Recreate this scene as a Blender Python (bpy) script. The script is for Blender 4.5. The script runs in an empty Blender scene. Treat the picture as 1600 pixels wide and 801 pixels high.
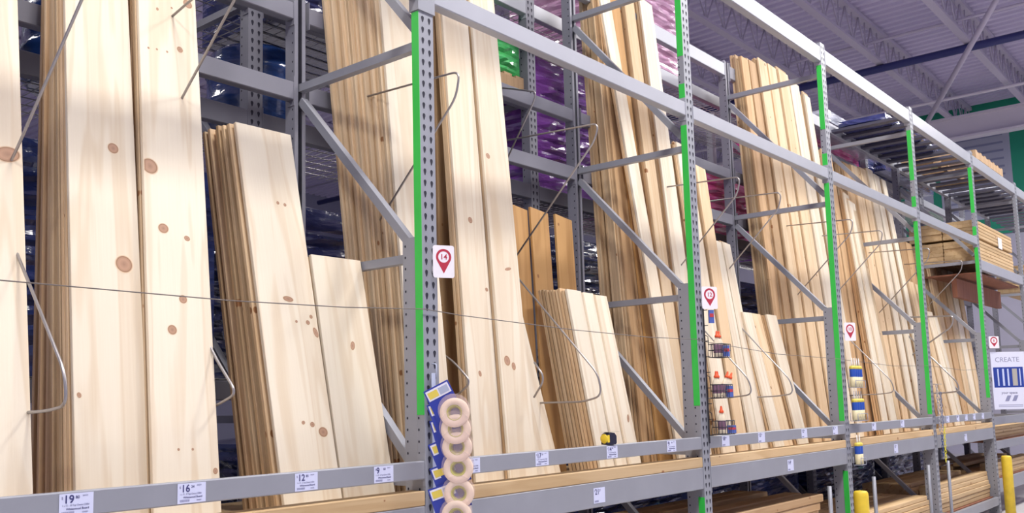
import bpy, bmesh, math, random
from mathutils import Vector, Matrix
random.seed(7)
S = bpy.context.scene
C = S.collection

# ---------------------------------------------------------------- camera
CAM = Vector((-2.9606, -2.8681, 1.5))
YAW, TILT, ROLL, FPX = math.radians(40.4544), math.radians(6.5804), math.radians(-1.3044), 1476.388
fw = Vector((math.cos(YAW)*math.cos(TILT), math.sin(YAW)*math.cos(TILT), math.sin(TILT)))
rt = Vector((math.sin(YAW), -math.cos(YAW), 0)); up = rt.cross(fw)
rt2 = rt*math.cos(ROLL)+up*math.sin(ROLL); up2 = -rt*math.sin(ROLL)+up*math.cos(ROLL)
cd = bpy.data.cameras.new('camera'); cam = bpy.data.objects.new('camera', cd); C.objects.link(cam)
M = Matrix((rt2, up2, -fw)).transposed().to_4x4(); M.translation = CAM
cam.matrix_world = M
cd.sensor_width = 36; cd.lens = FPX*36/1600
cd.shift_x = (800-753.7127)/1600; cd.shift_y = (460.7421-400.5)/1600
cd.clip_start = 0.05; cd.clip_end = 200
S.camera = cam
S.view_settings.view_transform = 'Standard'; S.view_settings.look = 'None'
S.view_settings.gamma = 1.0; S.view_settings.use_curve_mapping = False
S.view_settings.exposure = 0.0
# ---------------------------------------------------------------- world and room light
W = bpy.data.worlds.new('World'); S.world = W; W.use_nodes = True
W.node_tree.nodes['Background'].inputs[0].default_value = (0.60, 0.60, 0.86, 1)
W.node_tree.nodes['Background'].inputs[1].default_value = 0.72
LAMP_ROWS = [(-2.6, -5.5), (-2.6, -1.0), (-2.6, 3.5), (-2.6, 8.0), (-2.6, 12.5), (-2.6, 17.0), (6.5, -2.0), (6.5, 5.0), (6.5, 12.0)]
LAMP_Z, LAMP_W = 7.6, 285.0
for (ly, lx) in LAMP_ROWS:
    ld = bpy.data.lights.new('fixture_light', 'AREA'); ld.shape = 'RECTANGLE'; ld.size = 1.3; ld.size_y = 1.3
    ld.energy = LAMP_W if ly < 0 else LAMP_W*0.5
    ld.color = (1.0, 0.965, 0.93)
    lo = bpy.data.objects.new('fixture_light', ld); C.objects.link(lo); lo.location = (lx, ly, LAMP_Z-0.03)

# ---------------------------------------------------------------- materials
def newmat(name, col, rough=0.5, metal=0.0):
    m = bpy.data.materials.new(name); m.use_nodes = True
    b = m.node_tree.nodes['Principled BSDF']
    b.inputs['Base Color'].default_value = (*col, 1); b.inputs['Roughness'].default_value = rough
    b.inputs['Metallic'].default_value = metal
    return m
def nd(m, t, **k):
    n = m.node_tree.nodes.new(t)
    for a, v in k.items(): setattr(n, a, v)
    return n
def noisy(name, col, rough=0.5, metal=0.0, scale=6, amt=0.12, stretch=(1, 1, 1), bump=0.0, rand=0.0):
    m = newmat(name, col, rough, metal); nt = m.node_tree; L = nt.links.new
    tc = nd(m, 'ShaderNodeTexCoord'); mp = nd(m, 'ShaderNodeMapping'); mp.inputs['Scale'].default_value = stretch
    no = nd(m, 'ShaderNodeTexNoise'); no.inputs['Scale'].default_value = scale; no.inputs['Detail'].default_value = 4
    L(tc.outputs['Object'], mp.inputs['Vector']); L(mp.outputs['Vector'], no.inputs['Vector'])
    r = nd(m, 'ShaderNodeMapRange'); r.inputs['To Min'].default_value = 1-amt; r.inputs['To Max'].default_value = 1+amt
    L(no.outputs['Fac'], r.inputs['Value'])
    mx = nd(m, 'ShaderNodeMix', data_type='RGBA', blend_type='MULTIPLY'); mx.inputs['Factor'].default_value = 1
    mx.inputs['A'].default_value = (*col, 1)
    L(r.outputs['Result'], mx.inputs['B'])
    b = nt.nodes['Principled BSDF']
    L(mx.outputs['Result'], b.inputs['Base Color'])
    if bump:
        bu = nd(m, 'ShaderNodeBump'); bu.inputs['Strength'].default_value = bump; bu.inputs['Distance'].default_value = 0.02
        L(no.outputs['Fac'], bu.inputs['Height']); L(bu.outputs['Normal'], b.inputs['Normal'])
    return m
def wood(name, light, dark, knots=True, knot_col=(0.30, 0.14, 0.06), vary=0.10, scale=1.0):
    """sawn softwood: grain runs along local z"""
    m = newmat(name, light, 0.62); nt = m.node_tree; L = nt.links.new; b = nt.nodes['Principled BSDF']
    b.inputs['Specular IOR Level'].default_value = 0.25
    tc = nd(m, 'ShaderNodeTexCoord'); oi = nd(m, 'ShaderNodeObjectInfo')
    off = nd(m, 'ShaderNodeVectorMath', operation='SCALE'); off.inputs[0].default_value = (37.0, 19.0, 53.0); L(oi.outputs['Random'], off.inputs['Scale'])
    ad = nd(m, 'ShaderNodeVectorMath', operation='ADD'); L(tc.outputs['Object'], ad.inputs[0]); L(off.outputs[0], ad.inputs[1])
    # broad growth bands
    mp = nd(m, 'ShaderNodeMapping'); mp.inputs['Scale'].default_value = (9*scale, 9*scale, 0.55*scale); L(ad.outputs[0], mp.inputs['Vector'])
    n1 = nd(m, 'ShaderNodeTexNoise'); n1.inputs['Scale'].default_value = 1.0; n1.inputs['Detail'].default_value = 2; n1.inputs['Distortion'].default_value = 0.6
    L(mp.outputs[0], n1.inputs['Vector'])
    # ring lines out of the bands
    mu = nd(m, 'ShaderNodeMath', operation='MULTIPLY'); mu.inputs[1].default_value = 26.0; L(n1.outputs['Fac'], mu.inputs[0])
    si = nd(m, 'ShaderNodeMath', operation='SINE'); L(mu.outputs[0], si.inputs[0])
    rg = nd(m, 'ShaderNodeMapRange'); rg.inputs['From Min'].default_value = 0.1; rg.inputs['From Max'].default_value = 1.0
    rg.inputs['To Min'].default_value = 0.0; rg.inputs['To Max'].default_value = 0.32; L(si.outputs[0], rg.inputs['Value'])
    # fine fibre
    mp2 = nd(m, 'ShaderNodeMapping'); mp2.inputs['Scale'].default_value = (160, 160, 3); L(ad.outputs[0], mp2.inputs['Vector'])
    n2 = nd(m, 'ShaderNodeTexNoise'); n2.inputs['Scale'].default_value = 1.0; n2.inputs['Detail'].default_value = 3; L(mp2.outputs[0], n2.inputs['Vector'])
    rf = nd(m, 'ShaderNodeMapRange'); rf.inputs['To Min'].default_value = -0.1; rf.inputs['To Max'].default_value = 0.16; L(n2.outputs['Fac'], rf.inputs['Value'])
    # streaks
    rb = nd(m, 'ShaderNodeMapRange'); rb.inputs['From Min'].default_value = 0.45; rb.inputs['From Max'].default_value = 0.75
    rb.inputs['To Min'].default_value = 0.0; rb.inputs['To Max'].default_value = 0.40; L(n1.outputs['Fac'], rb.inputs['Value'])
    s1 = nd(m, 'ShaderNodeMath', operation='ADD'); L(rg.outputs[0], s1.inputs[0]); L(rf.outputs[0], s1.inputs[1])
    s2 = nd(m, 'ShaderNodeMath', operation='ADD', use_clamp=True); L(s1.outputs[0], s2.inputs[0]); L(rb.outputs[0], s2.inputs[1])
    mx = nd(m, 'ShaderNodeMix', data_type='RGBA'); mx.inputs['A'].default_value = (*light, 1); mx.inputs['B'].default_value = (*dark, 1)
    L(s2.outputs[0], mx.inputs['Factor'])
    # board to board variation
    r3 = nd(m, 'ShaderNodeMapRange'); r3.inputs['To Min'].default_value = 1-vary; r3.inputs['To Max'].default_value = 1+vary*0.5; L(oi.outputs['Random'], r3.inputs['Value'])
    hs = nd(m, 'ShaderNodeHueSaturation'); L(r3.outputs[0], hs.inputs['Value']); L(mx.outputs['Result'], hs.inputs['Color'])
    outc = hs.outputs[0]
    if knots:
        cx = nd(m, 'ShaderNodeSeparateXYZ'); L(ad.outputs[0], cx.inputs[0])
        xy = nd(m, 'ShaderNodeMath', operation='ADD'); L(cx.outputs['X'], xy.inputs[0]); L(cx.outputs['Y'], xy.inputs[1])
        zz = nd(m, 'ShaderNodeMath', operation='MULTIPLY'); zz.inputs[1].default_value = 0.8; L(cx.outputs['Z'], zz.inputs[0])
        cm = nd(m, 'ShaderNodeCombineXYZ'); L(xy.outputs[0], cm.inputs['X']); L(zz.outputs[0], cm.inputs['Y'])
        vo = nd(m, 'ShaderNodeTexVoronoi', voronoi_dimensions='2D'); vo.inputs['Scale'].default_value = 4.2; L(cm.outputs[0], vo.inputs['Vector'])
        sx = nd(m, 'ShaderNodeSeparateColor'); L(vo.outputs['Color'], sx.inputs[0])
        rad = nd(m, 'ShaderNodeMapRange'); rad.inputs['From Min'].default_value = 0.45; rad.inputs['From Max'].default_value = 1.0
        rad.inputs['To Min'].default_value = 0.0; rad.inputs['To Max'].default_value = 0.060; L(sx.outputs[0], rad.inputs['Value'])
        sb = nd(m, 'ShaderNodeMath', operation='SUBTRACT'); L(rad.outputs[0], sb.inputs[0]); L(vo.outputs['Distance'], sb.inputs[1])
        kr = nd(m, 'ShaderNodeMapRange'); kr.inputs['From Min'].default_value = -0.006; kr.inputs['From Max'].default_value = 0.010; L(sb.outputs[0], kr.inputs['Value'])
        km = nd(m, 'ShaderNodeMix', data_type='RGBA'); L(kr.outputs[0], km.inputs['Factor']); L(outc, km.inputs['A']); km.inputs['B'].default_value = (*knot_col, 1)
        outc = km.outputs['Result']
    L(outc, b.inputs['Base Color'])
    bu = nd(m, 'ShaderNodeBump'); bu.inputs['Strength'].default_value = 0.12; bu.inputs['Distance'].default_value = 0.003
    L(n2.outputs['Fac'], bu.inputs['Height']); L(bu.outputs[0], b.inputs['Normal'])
    return m

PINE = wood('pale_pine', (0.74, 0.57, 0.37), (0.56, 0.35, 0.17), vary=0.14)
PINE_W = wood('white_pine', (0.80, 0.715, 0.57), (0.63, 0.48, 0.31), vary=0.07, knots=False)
PINE_E = wood('pine_edges', (0.68, 0.50, 0.31), (0.46, 0.27, 0.12), vary=0.30)  # rough-sawn edges, tone also darkened for the weaker light on that side
PINE_B = wood('amber_pine', (0.54, 0.31, 0.12), (0.36, 0.18, 0.06), vary=0.08)
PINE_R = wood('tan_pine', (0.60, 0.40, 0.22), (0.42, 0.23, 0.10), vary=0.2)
LUMB = wood('construction_lumber', (0.64, 0.46, 0.26), (0.46, 0.29, 0.13), vary=0.15)
PALLETW = wood('pallet_wood', (0.50, 0.34, 0.20), (0.32, 0.20, 0.10), knots=False, vary=0.1)
REDW = wood('red_shelf_board', (0.30, 0.13, 0.08), (0.2, 0.08, 0.05), knots=False)
def knot_material():
    m = newmat('knot', (0.3, 0.14, 0.07), 0.6); nt = m.node_tree; L = nt.links.new
    uv = nd(m, 'ShaderNodeUVMap'); ln = nd(m, 'ShaderNodeVectorMath', operation='LENGTH'); L(uv.outputs[0], ln.inputs[0])
    cr = nd(m, 'ShaderNodeValToRGB'); e = cr.color_ramp.elements
    e[0].position = 0.0; e[0].color = (0.34, 0.19, 0.12, 1); e[1].position = 1.0; e[1].color = (0.80, 0.67, 0.50, 1)
    for p, c in ((0.5, (0.46, 0.27, 0.17, 1)), (0.72, (0.40, 0.23, 0.14, 1)), (0.80, (0.24, 0.12, 0.06, 1)), (0.88, (0.60, 0.42, 0.26, 1))):
        x = e.new(p); x.color = c
    L(ln.outputs['Value'], cr.inputs[0]); L(cr.outputs[0], nt.nodes['Principled BSDF'].inputs['Base Color'])
    return m
KNOT = knot_material()
STEEL = noisy('grey_painted_steel', (0.29, 0.30, 0.34), 0.42, 0.15, 5, 0.10)
STEEL2 = noisy('dull_grey_steel', (0.21, 0.21, 0.25), 0.5, 0.1, 5, 0.10)
WHITEST = noisy('pale_grey_steel', (0.36, 0.37, 0.42), 0.42, 0.1, 5, 0.08)
DECKM = newmat('dark_deck_steel', (0.09, 0.09, 0.13), 0.45, 0.2)
DARK = newmat('dark_hole', (0.015, 0.015, 0.03), 0.8)  # flat dark faces paint the shade inside the punched post holes
GREEN = noisy('green_guard_tape', (0.035, 0.52, 0.07), 0.4, 0, 8, 0.10)
WIRE = newmat('wire_steel', (0.36, 0.34, 0.34), 0.35, 0.7)
CABLE = newmat('dark_cable', (0.16, 0.14, 0.13), 0.5, 0.5)
BLACK = newmat('black_wire', (0.02, 0.02, 0.03), 0.5)
PAPER = newmat('label_paper', (0.62, 0.65, 0.84), 0.5)
CARD = newmat('white_card', (0.85, 0.82, 0.86), 0.4)
INK = newmat('navy_ink', (0.04, 0.04, 0.16), 0.6)
GREYINK = newmat('grey_ink', (0.26, 0.27, 0.42), 0.6)
RED = newmat('pin_red', (0.46, 0.03, 0.06), 0.5)
YELLOW = newmat('yellow_paint', (0.80, 0.58, 0.03), 0.45)
CONC = noisy('polished_concrete', (0.60, 0.58, 0.58), 0.35, 0, 2, 0.12)
NAVY = newmat('navy_plastic', (0.02, 0.05, 0.24), 0.35)
def wrap(name, col, rough=0.18, sc=5.0):
    m = noisy(name, col, rough, 0, sc, 0.5, (1, 1, 2.5), 1.0)
    b = m.node_tree.nodes['Principled BSDF']; b.inputs['Coat Weight'].default_value = 0.8; b.inputs['Coat Roughness'].default_value = 0.08
    return m
PURPLE = wrap('purple_wrapped', (0.20, 0.06, 0.34))
MAGENTA = wrap('magenta_wrapped', (0.62, 0.06, 0.30))
PINKW = wrap('pale_pink_wrapped', (0.52, 0.30, 0.44))
DBLUE = wrap('dark_blue_wrapped', (0.02, 0.035, 0.14))
DBLUE2 = wrap('slate_wrapped', (0.035, 0.045, 0.16))
CLEARW = wrap('clear_wrapped', (0.50, 0.52, 0.60))
GREENW = wrap('green_wrapped', (0.04, 0.42, 0.10), 0.4)
DRUMB = wrap('blue_drum', (0.02, 0.06, 0.22))

# ---------------------------------------------------------------- mesh helpers
def box(bm, lo, hi, mi=0, mat=None):
    x0, y0, z0 = lo; x1, y1, z1 = hi
    v = [bm.verts.new(p) for p in ((x0,y0,z0),(x1,y0,z0),(x1,y1,z0),(x0,y1,z0),(x0,y0,z1),(x1,y0,z1),(x1,y1,z1),(x0,y1,z1))]
    if mat is not None:
        for a in v: a.co = mat @ a.co
    for f in ((3,2,1,0),(4,5,6,7),(0,1,5,4),(1,2,6,5),(2,3,7,6),(3,0,4,7)):
        bm.faces.new([v[i] for i in f]).material_index = mi
def poly_prism(bm, pts, axis, a, b, mi=0, mat=None):
    """pts: 2-D outline; extruded from a to b along axis 'x','y','z'"""
    def P(p, t): return {'x': (t, p[0], p[1]), 'y': (p[0], t, p[1]), 'z': (p[0], p[1], t)}[axis]
    A = [bm.verts.new(P(p, a)) for p in pts]; B = [bm.verts.new(P(p, b)) for p in pts]
    if mat is not None:
        for v in A+B: v.co = mat @ v.co
    n = len(pts)
    fs = [bm.faces.new(A), bm.faces.new(B[::-1])]
    for i in range(n): fs.append(bm.faces.new((A[i], B[i], B[(i+1)%n], A[(i+1)%n])))
    for f in fs: f.material_index = mi
def tube(bm, pts, r, n=8, mi=0, closed=False):
    pts = [Vector(p) for p in pts]; rings = []; N = len(pts)
    ref = None
    for i, p in enumerate(pts):
        if closed: d = (pts[(i+1)%N]-pts[i-1])
        else: d = (pts[min(i+1, N-1)]-pts[max(i-1, 0)])
        d.normalize()
        if ref is None:
            ref = Vector((0,0,1)) if abs(d.z) < .9 else Vector((1,0,0))
        u = d.cross(ref).normalized(); w = u.cross(d).normalized(); ref = w
        rr = r[i] if isinstance(r, (list, tuple)) else r
        rings.append([bm.verts.new(p+u*math.cos(2*math.pi*k/n)*rr+w*math.sin(2*math.pi*k/n)*rr) for k in range(n)])
    last = N if closed else N-1
    for i in range(last):
        a, b = rings[i], rings[(i+1)%N]
        for k in range(n):
            f = bm.faces.new((a[k], a[(k+1)%n], b[(k+1)%n], b[k])); f.material_index = mi; f.smooth = True
    if not closed:
        bm.faces.new(rings[0][::-1]).material_index = mi; bm.faces.new(rings[-1]).material_index = mi
def lathe(bm, prof, n=20, mi=0, mat=None, closed=False):
    """prof: (radius, z) list about z"""
    rings = []
    for r, z in prof:
        rings.append([bm.verts.new((max(r, 1e-4)*math.cos(2*math.pi*k/n), max(r, 1e-4)*math.sin(2*math.pi*k/n), z)) for k in range(n)])
    if mat is not None:
        for R in rings:
            for v in R: v.co = mat @ v.co
    m = len(rings) if closed else len(rings)-1
    for i in range(m):
        a, b = rings[i], rings[(i+1) % len(rings)]
        for k in range(n):
            f = bm.faces.new((a[k], a[(k+1)%n], b[(k+1)%n], b[k])); f.material_index = mi; f.smooth = True
    if not closed:
        bm.faces.new(rings[0][::-1]).material_index = mi; bm.faces.new(rings[-1]).material_index = mi
def mesh(name, bm, mats):
    bmesh.ops.recalc_face_normals(bm, faces=bm.faces[:])
    me = bpy.data.meshes.new(name); bm.to_mesh(me); bm.free()
    for m in (mats if isinstance(mats, (list, tuple)) else [mats]): me.materials.append(m)
    return me
def obj(name, bm, mats, parent=None, loc=None):
    me = bm if isinstance(bm, bpy.types.Mesh) else mesh(name, bm, mats)
    o = bpy.data.objects.new(name, me); C.objects.link(o)
    if parent: o.parent = parent
    if loc is not None: o.location = loc
    return o
ONES = 'zero one two three four five six seven eight nine ten eleven twelve thirteen fourteen fifteen sixteen seventeen eighteen nineteen'.split()
TENS = ' ten twenty thirty forty fifty sixty seventy eighty ninety'.split(' ')
def spell(m):
    n = int(m.group())
    if n < 20: return ONES[n]
    return TENS[n//10]+('' if n % 10 == 0 else '-'+ONES[n % 10])
def tag(o, label, cat, group=None):
    import re
    label = re.sub(r'(?<![\d.])\d{1,2}(?![\d.])', spell, label)
    o['label'] = label; o['category'] = cat
    if group: o['group'] = group
    return o
def thing(name, label, cat, loc=(0,0,0), group=None, rot=None):
    o = bpy.data.objects.new(name, None); C.objects.link(o); o.location = loc; o.empty_display_size = 0.05
    if rot: o.rotation_euler = rot
    return tag(o, label, cat, group)
def struct(name, bm, mats):
    o = obj(name, bm, mats); o['kind'] = 'structure'; return o
def BM(): return bmesh.new()
def text_mesh(name, s, size, mat, parent, loc, extrude=0.0002, align='LEFT', rot=(math.pi/2, 0, 0), sx=1.0, label=None, bold=0.0):
    cu = bpy.data.curves.new('t', 'FONT'); cu.body = s; cu.size = size; cu.align_x = align; cu.extrude = extrude; cu.resolution_u = 3; cu.offset = bold
    t = bpy.data.objects.new('t', cu); C.objects.link(t)
    dg = bpy.context.evaluated_depsgraph_get()
    me = bpy.data.meshes.new_from_object(t.evaluated_get(dg)); bpy.data.objects.remove(t)
    me.materials.clear(); me.materials.append(mat)
    o = bpy.data.objects.new(name, me); C.objects.link(o); o.parent = parent; o.location = loc; o.rotation_euler = rot; o.scale = (sx, 1, 1)
    return o

P = 2.5            # post to post
PW = 0.095         # post face width
YR = 0.887         # rear post plane
DZ = 1.08          # deck height
POSTN = ['sign 14', 'sign 12', 'sign 10', 'hanging chains', 'white poster']

# ---------------------------------------------------------------- the room
b = BM(); box(b, (-16, -16, -0.2), (40, 26, 0)); struct('floor', b, CONC)
CEILM = newmat('ceiling_deck', (0.66, 0.60, 0.80), 0.6)
def ribs():
    m = CEILM; nt = m.node_tree; L = nt.links.new
    return m
b = BM()   # corrugated roof deck, ribs running along y
x = -16.0
prof = []
while x < 40:
    prof += [(x, 8.72), (x+0.10, 8.72), (x+0.13, 8.79), (x+0.22, 8.79)]
    x += 0.25
top = [(p[0], 8.95) for p in (prof[-1], prof[0])]
vs0 = [b.verts.new((p[0], -16, p[1])) for p in prof]; vs1 = [b.verts.new((p[0], 26, p[1])) for p in prof]
for i in range(len(prof)-1): b.faces.new((vs0[i], vs0[i+1], vs1[i+1], vs1[i]))
box(b, (-16, -16, 8.85), (40, 26, 8.95))
struct('ceiling', b, CEILM)
WALLM = noisy('lavender_wall', (0.55, 0.54, 0.66), 0.7, 0, 1.5, 0.05)
b = BM(); box(b, (23, -16, 0), (23.2, 26, 8.8)); struct('wall_far', b, WALLM)
b = BM(); box(b, (-16, 22, 0), (40, 22.2, 8.8)); struct('wall_back', b, newmat('dim_wall', (0.30, 0.30, 0.40), 0.7))
JO = newmat('joist_paint', (0.55, 0.50, 0.62), 0.5)
for i, yj in enumerate([-3.45, -1.9, -0.35, 1.2, 2.8, 4.35, 5.9, 7.5, 9.1, 12.2, 15.3]):
    b = BM()
    box(b, (-10, yj-0.07, 8.0), (23, yj+0.07, 8.05)); box(b, (-10, yj-0.07, 8.62), (23, yj+0.07, 8.70))
    k = -10.0; s = 0
    while k < 22.6:
        z0, z1 = (8.05, 8.62) if s == 0 else (8.62, 8.05)
        tube(b, [(k, yj, z0), (k+0.35, yj, z1)], 0.016, 5); k += 0.35; s ^= 1
        if s == 0: tube(b, [(k, yj, 8.04), (k, yj, 8.64)], 0.012, 5)
    tag(obj('roof_joist', b, JO), ('open web steel roof joist running along the rack below the deck', 'open web steel roof joist over the back-to-back racks')[yj > 3], 'joist',
        ('roof joists over the board racks', 'roof joists beyond the racks')[yj > 3])
GM = newmat('girder_paint', (0.74, 0.69, 0.76), 0.5)
for xg, nm in ((9.0, 'pale steel girder crossing the roof above the rack of tall boards'), (21.0, 'pale steel girder crossing the roof in front of the green banner')):
    b = BM()
    if xg > 15:
        box(b, (xg-0.15, -14, 7.45), (xg+0.15, 22, 7.50)); box(b, (xg-0.02, -14, 7.5), (xg+0.02, 22, 7.95)); box(b, (xg-0.15, -14, 7.95), (xg+0.15, 22, 8.0))
        tag(obj('roof_girder', b, GM), nm, 'girder')
    else: b.free()
PIPEB = newmat('blue_pipe', (0.03, 0.035, 0.16), 0.4)
b = BM(); tube(b, [(16.0, -14, 7.92), (16.0, 20, 7.92)], 0.075, 10)
tag(obj('sprinkler_main_pipe', b, PIPEB), 'dark blue pipe crossing under the corrugated roof', 'pipe')
b = BM(); tube(b, [(15.2, -14, 8.2), (15.2, 20, 8.2)], 0.03, 8)
tag(obj('conduit_pipe', b, JO), 'thin grey conduit beside the dark blue roof pipe', 'pipe')
b = BM(); tube(b, [(19.0, -14, 7.9), (19.0, 20, 7.9)], 0.035, 8)
tag(obj('conduit_pipe', b, GM), 'thin pale pipe under the roof between dark blue pipe and girder', 'pipe')
b = BM(); tube(b, [(13.2, -0.1, 8.0), (17.6, 2.5, 7.0)], 0.05, 8)
o = obj('roof_brace', b, JO); tag(o, 'slanting grey brace bar hanging below the roof joists', 'brace')
for bx, by in ((17.4, 0.42),):
    b = BM(); lathe(b, [(0.02, 0.30), (0.03, 0.22), (0.09, 0.12), (0.12, 0.0), (0.05, -0.02)], 14)
    tag(obj('bell_lamp', b, newmat('lamp_shell', (0.12, 0.08, 0.09), 0.5), loc=(bx, by, 7.55)), 'small dark bell shaped fixture hanging below the joist', 'lamp')
# light fixtures that give the room its light
GLOW = newmat('lamp_diffuser', (1, 1, 1)); gb = GLOW.node_tree.nodes['Principled BSDF']
gb.inputs['Emission Color'].default_value = (1, 0.97, 0.93, 1); gb.inputs['Emission Strength'].default_value = 9
for i, (ly, lx) in enumerate(LAMP_ROWS):
    t = thing('ceiling_light', 'bright square ceiling light hanging over the aisle' if ly < 0 else 'bright square ceiling light beyond the racks', 'ceiling light', (lx, ly, LAMP_Z),
              'lights over the aisle' if ly < 0 else 'lights beyond the racks')
    b = BM(); box(b, (-0.7, -0.7, 0.02), (0.7, 0.7, 0.14)); obj('housing', b, GM, t)
    b = BM(); box(b, (-0.64, -0.64, 0.0), (0.64, 0.64, 0.02)); obj('diffuser', b, GLOW, t)
    b = BM(); tube(b, [(0, 0, 0.12), (0, 0, 0.43)], 0.01, 6); obj('hanger', b, WIRE, t)
# banners high on the far wall
BANG = newmat('banner_green', (0.02, 0.33, 0.20), 0.6); BANW = newmat('banner_pale', (0.48, 0.50, 0.62), 0.6); BANI = newmat('banner_grey', (0.28, 0.30, 0.45), 0.6)
t = thing('wall_banner', 'large green banner with pale printed panels high on the far wall', 'banner', (22.93, -2.6, 5.6))
b = BM(); box(b, (0, -4.5, -0.2), (0.05, 7.3, 3.2)); obj('cloth', b, BANG, t)
for (y0, y1, z0, z1) in ((4.55, 6.2, 0.2, 2.7), (3.0, 3.9, 0.0, 1.9), (1.2, 2.3, 0.2, 2.0), (-0.4, 0.7, 0.2, 2.1), (2.6, 4.0, 2.1, 2.5), (6.4, 7.1, 0.6, 2.8)):
    b = BM(); box(b, (-0.02, y0, z0), (0, y1, z1)); 
    k = z0+0.25
    while k < z1-0.2:
        box(b, (-0.03, y0+0.15, k), (-0.02, y1-0.15-random.random()*0.3, k+0.05), 1); k += 0.2
    obj('printed_panel', b, [BANW, BANI], t)

# ---------------------------------------------------------------- rack parts
def teardrop(bm, cx, cz, y, s=1.0, mi=1):
    pts = [(-0.0075, 0.010), (-0.0090, 0.003), (-0.0070, -0.004), (-0.0030, -0.015), (0.0, -0.018), (0.0030, -0.015), (0.0070, -0.004), (0.0090, 0.003), (0.0075, 0.010), (0.0, 0.014)]
    f = bm.faces.new([bm.verts.new((cx+a*s, y, cz+c*s)) for a, c in pts]); f.material_index = mi
def post_bm(z0, z1, d, holes=True, front=-1, side_holes=True, PW=PW, flip=False):
    """open channel, face at local y=0 looking to front"""
    b = BM(); t = 0.004
    ys = (0, d)
    box(b, (0, 0, z0), (PW, t, z1))
    box(b, (0, t, z0), (t, d, z1)); box(b, (PW-t, t, z0), (PW, d, z1))
    box(b, (t, d-t, z0), (0.022, d, z1)); box(b, (PW-0.022, d-t, z0), (PW-t, d, z1))
    if holes:
        z = z0+0.05
        while z < z1-0.03:
            teardrop(b, 0.026, z, -0.0006); teardrop(b, 0.069, z, -0.0006)
            z += 0.0508
    if side_holes:
        z = z0+0.075
        while z < z1-0.03:
            n = 6; f = b.faces.new([b.verts.new((-0.0006, d*0.78+0.005*math.cos(k*math.pi/3), z+0.0065*math.sin(k*math.pi/3))) for k in range(n)]); f.material_index = 1
            z += 0.0508
    if flip:
        for v in b.verts: v.co.y = d-v.co.y
    return b
def strut(bm, a, c, w=0.020, h=0.020):
    """flat channel brace between two points in a yz plane"""
    a = Vector(a); c = Vector(c); d = (c-a); L_ = d.length; d.normalize()
    sidev = Vector((1, 0, 0)); upv = sidev.cross(d).normalized()
    Mx = Matrix((sidev, d, upv)).transposed().to_4x4(); Mx.translation = a
    box(bm, (-w, 0, -h), (w, L_, h), 0, Mx)
fr_labels = ['grey upright frame with green strips carrying the red 14 pin sign',
             'grey upright frame with green strips behind the wire glue baskets',
             'grey upright frame with green strips behind the caulk tube racks',
             'grey upright frame with green strips behind the hanging chains',
             'grey upright frame with green strips beside the white poster',
             'plain grey upright frame without green strips past the white poster',
             'plain grey upright frame at the far end of the tall rack',]
tops = [5.2, 5.2, 4.56, 4.56, 4.56, 4.56, 4.56]
def strips(n):
    if n == 0: return [(1.46, 3.28), (3.755, 4.6), (0.3, 0.89)]
    if n == 1: return [(1.46, 3.285), (3.44, 3.565), (3.755, 4.6), (0.3, 0.89)]
    if n == 2: return [(1.28, 3.31), (3.44, 3.57), (3.785, 4.355), (0.3, 0.885)]
    if n == 3: return [(1.275, 3.315), (3.44, 3.58), (3.757, 4.30)]
    if n == 4: return [(1.44, 3.315), (3.44, 3.58), (3.757, 4.34)]
    return []
BRZ = [0.25, 1.17, 2.16, 3.14, 4.28]
for n in range(7):
    x = n*P
    t = thing('upright_frame', fr_labels[n], 'upright frame', (x, 0, 0), 'upright frames of the board rack')
    obj('front_post', post_bm(0, tops[n], 0.045), [STEEL, DARK], t)
    if n < 6:
        o = obj('reinforcing_post', post_bm(0, 2.245, 0.075, holes=False), [STEEL, DARK], t, (0, 0.0455, 0))
    o = obj('rear_post', post_bm(0, 4.62, 0.075, holes=False, PW=0.07, flip=True), [STEEL2 if n < 2 else STEEL2, DARK], t, (0, YR+0.003, 0))
    b = BM(); box(b, (-0.03, -0.02, 0), (PW+0.03, 0.13, 0.008)); obj('base_plate', b, STEEL, t)
    b = BM(); box(b, (-0.03, YR-0.02, 0), (PW+0.03, YR+0.1, 0.008)); obj('base_plate', b, STEEL, t)
    for (z0, z1) in strips(n):
        b = BM(); box(b, (-0.0022, 0.0, z0), (-0.0002, 0.043, z1)); obj('green_strip', b, GREEN, t)
    if n == 0:
        b = BM(); box(b, (-0.007, -0.007, 3.285), (PW+0.007, 0.052, 3.44)); obj('beam_connector', b, STEEL, t)
    for z in BRZ:
        if z < 4.4:
            b = BM(); strut(b, (0.05, 0.05 if z > 2.3 else 0.121, z), (0.05, YR+0.01, z)); obj('horizontal_brace', b, STEEL, t)
    for k in range(len(BRZ)-1):
        b = BM(); strut(b, (0.05, YR-0.0, BRZ[k+1]-0.07), (0.05, 0.06 if BRZ[k] > 2.3 else 0.125, BRZ[k]+0.08)); obj('diagonal_brace', b, STEEL, t)

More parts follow.
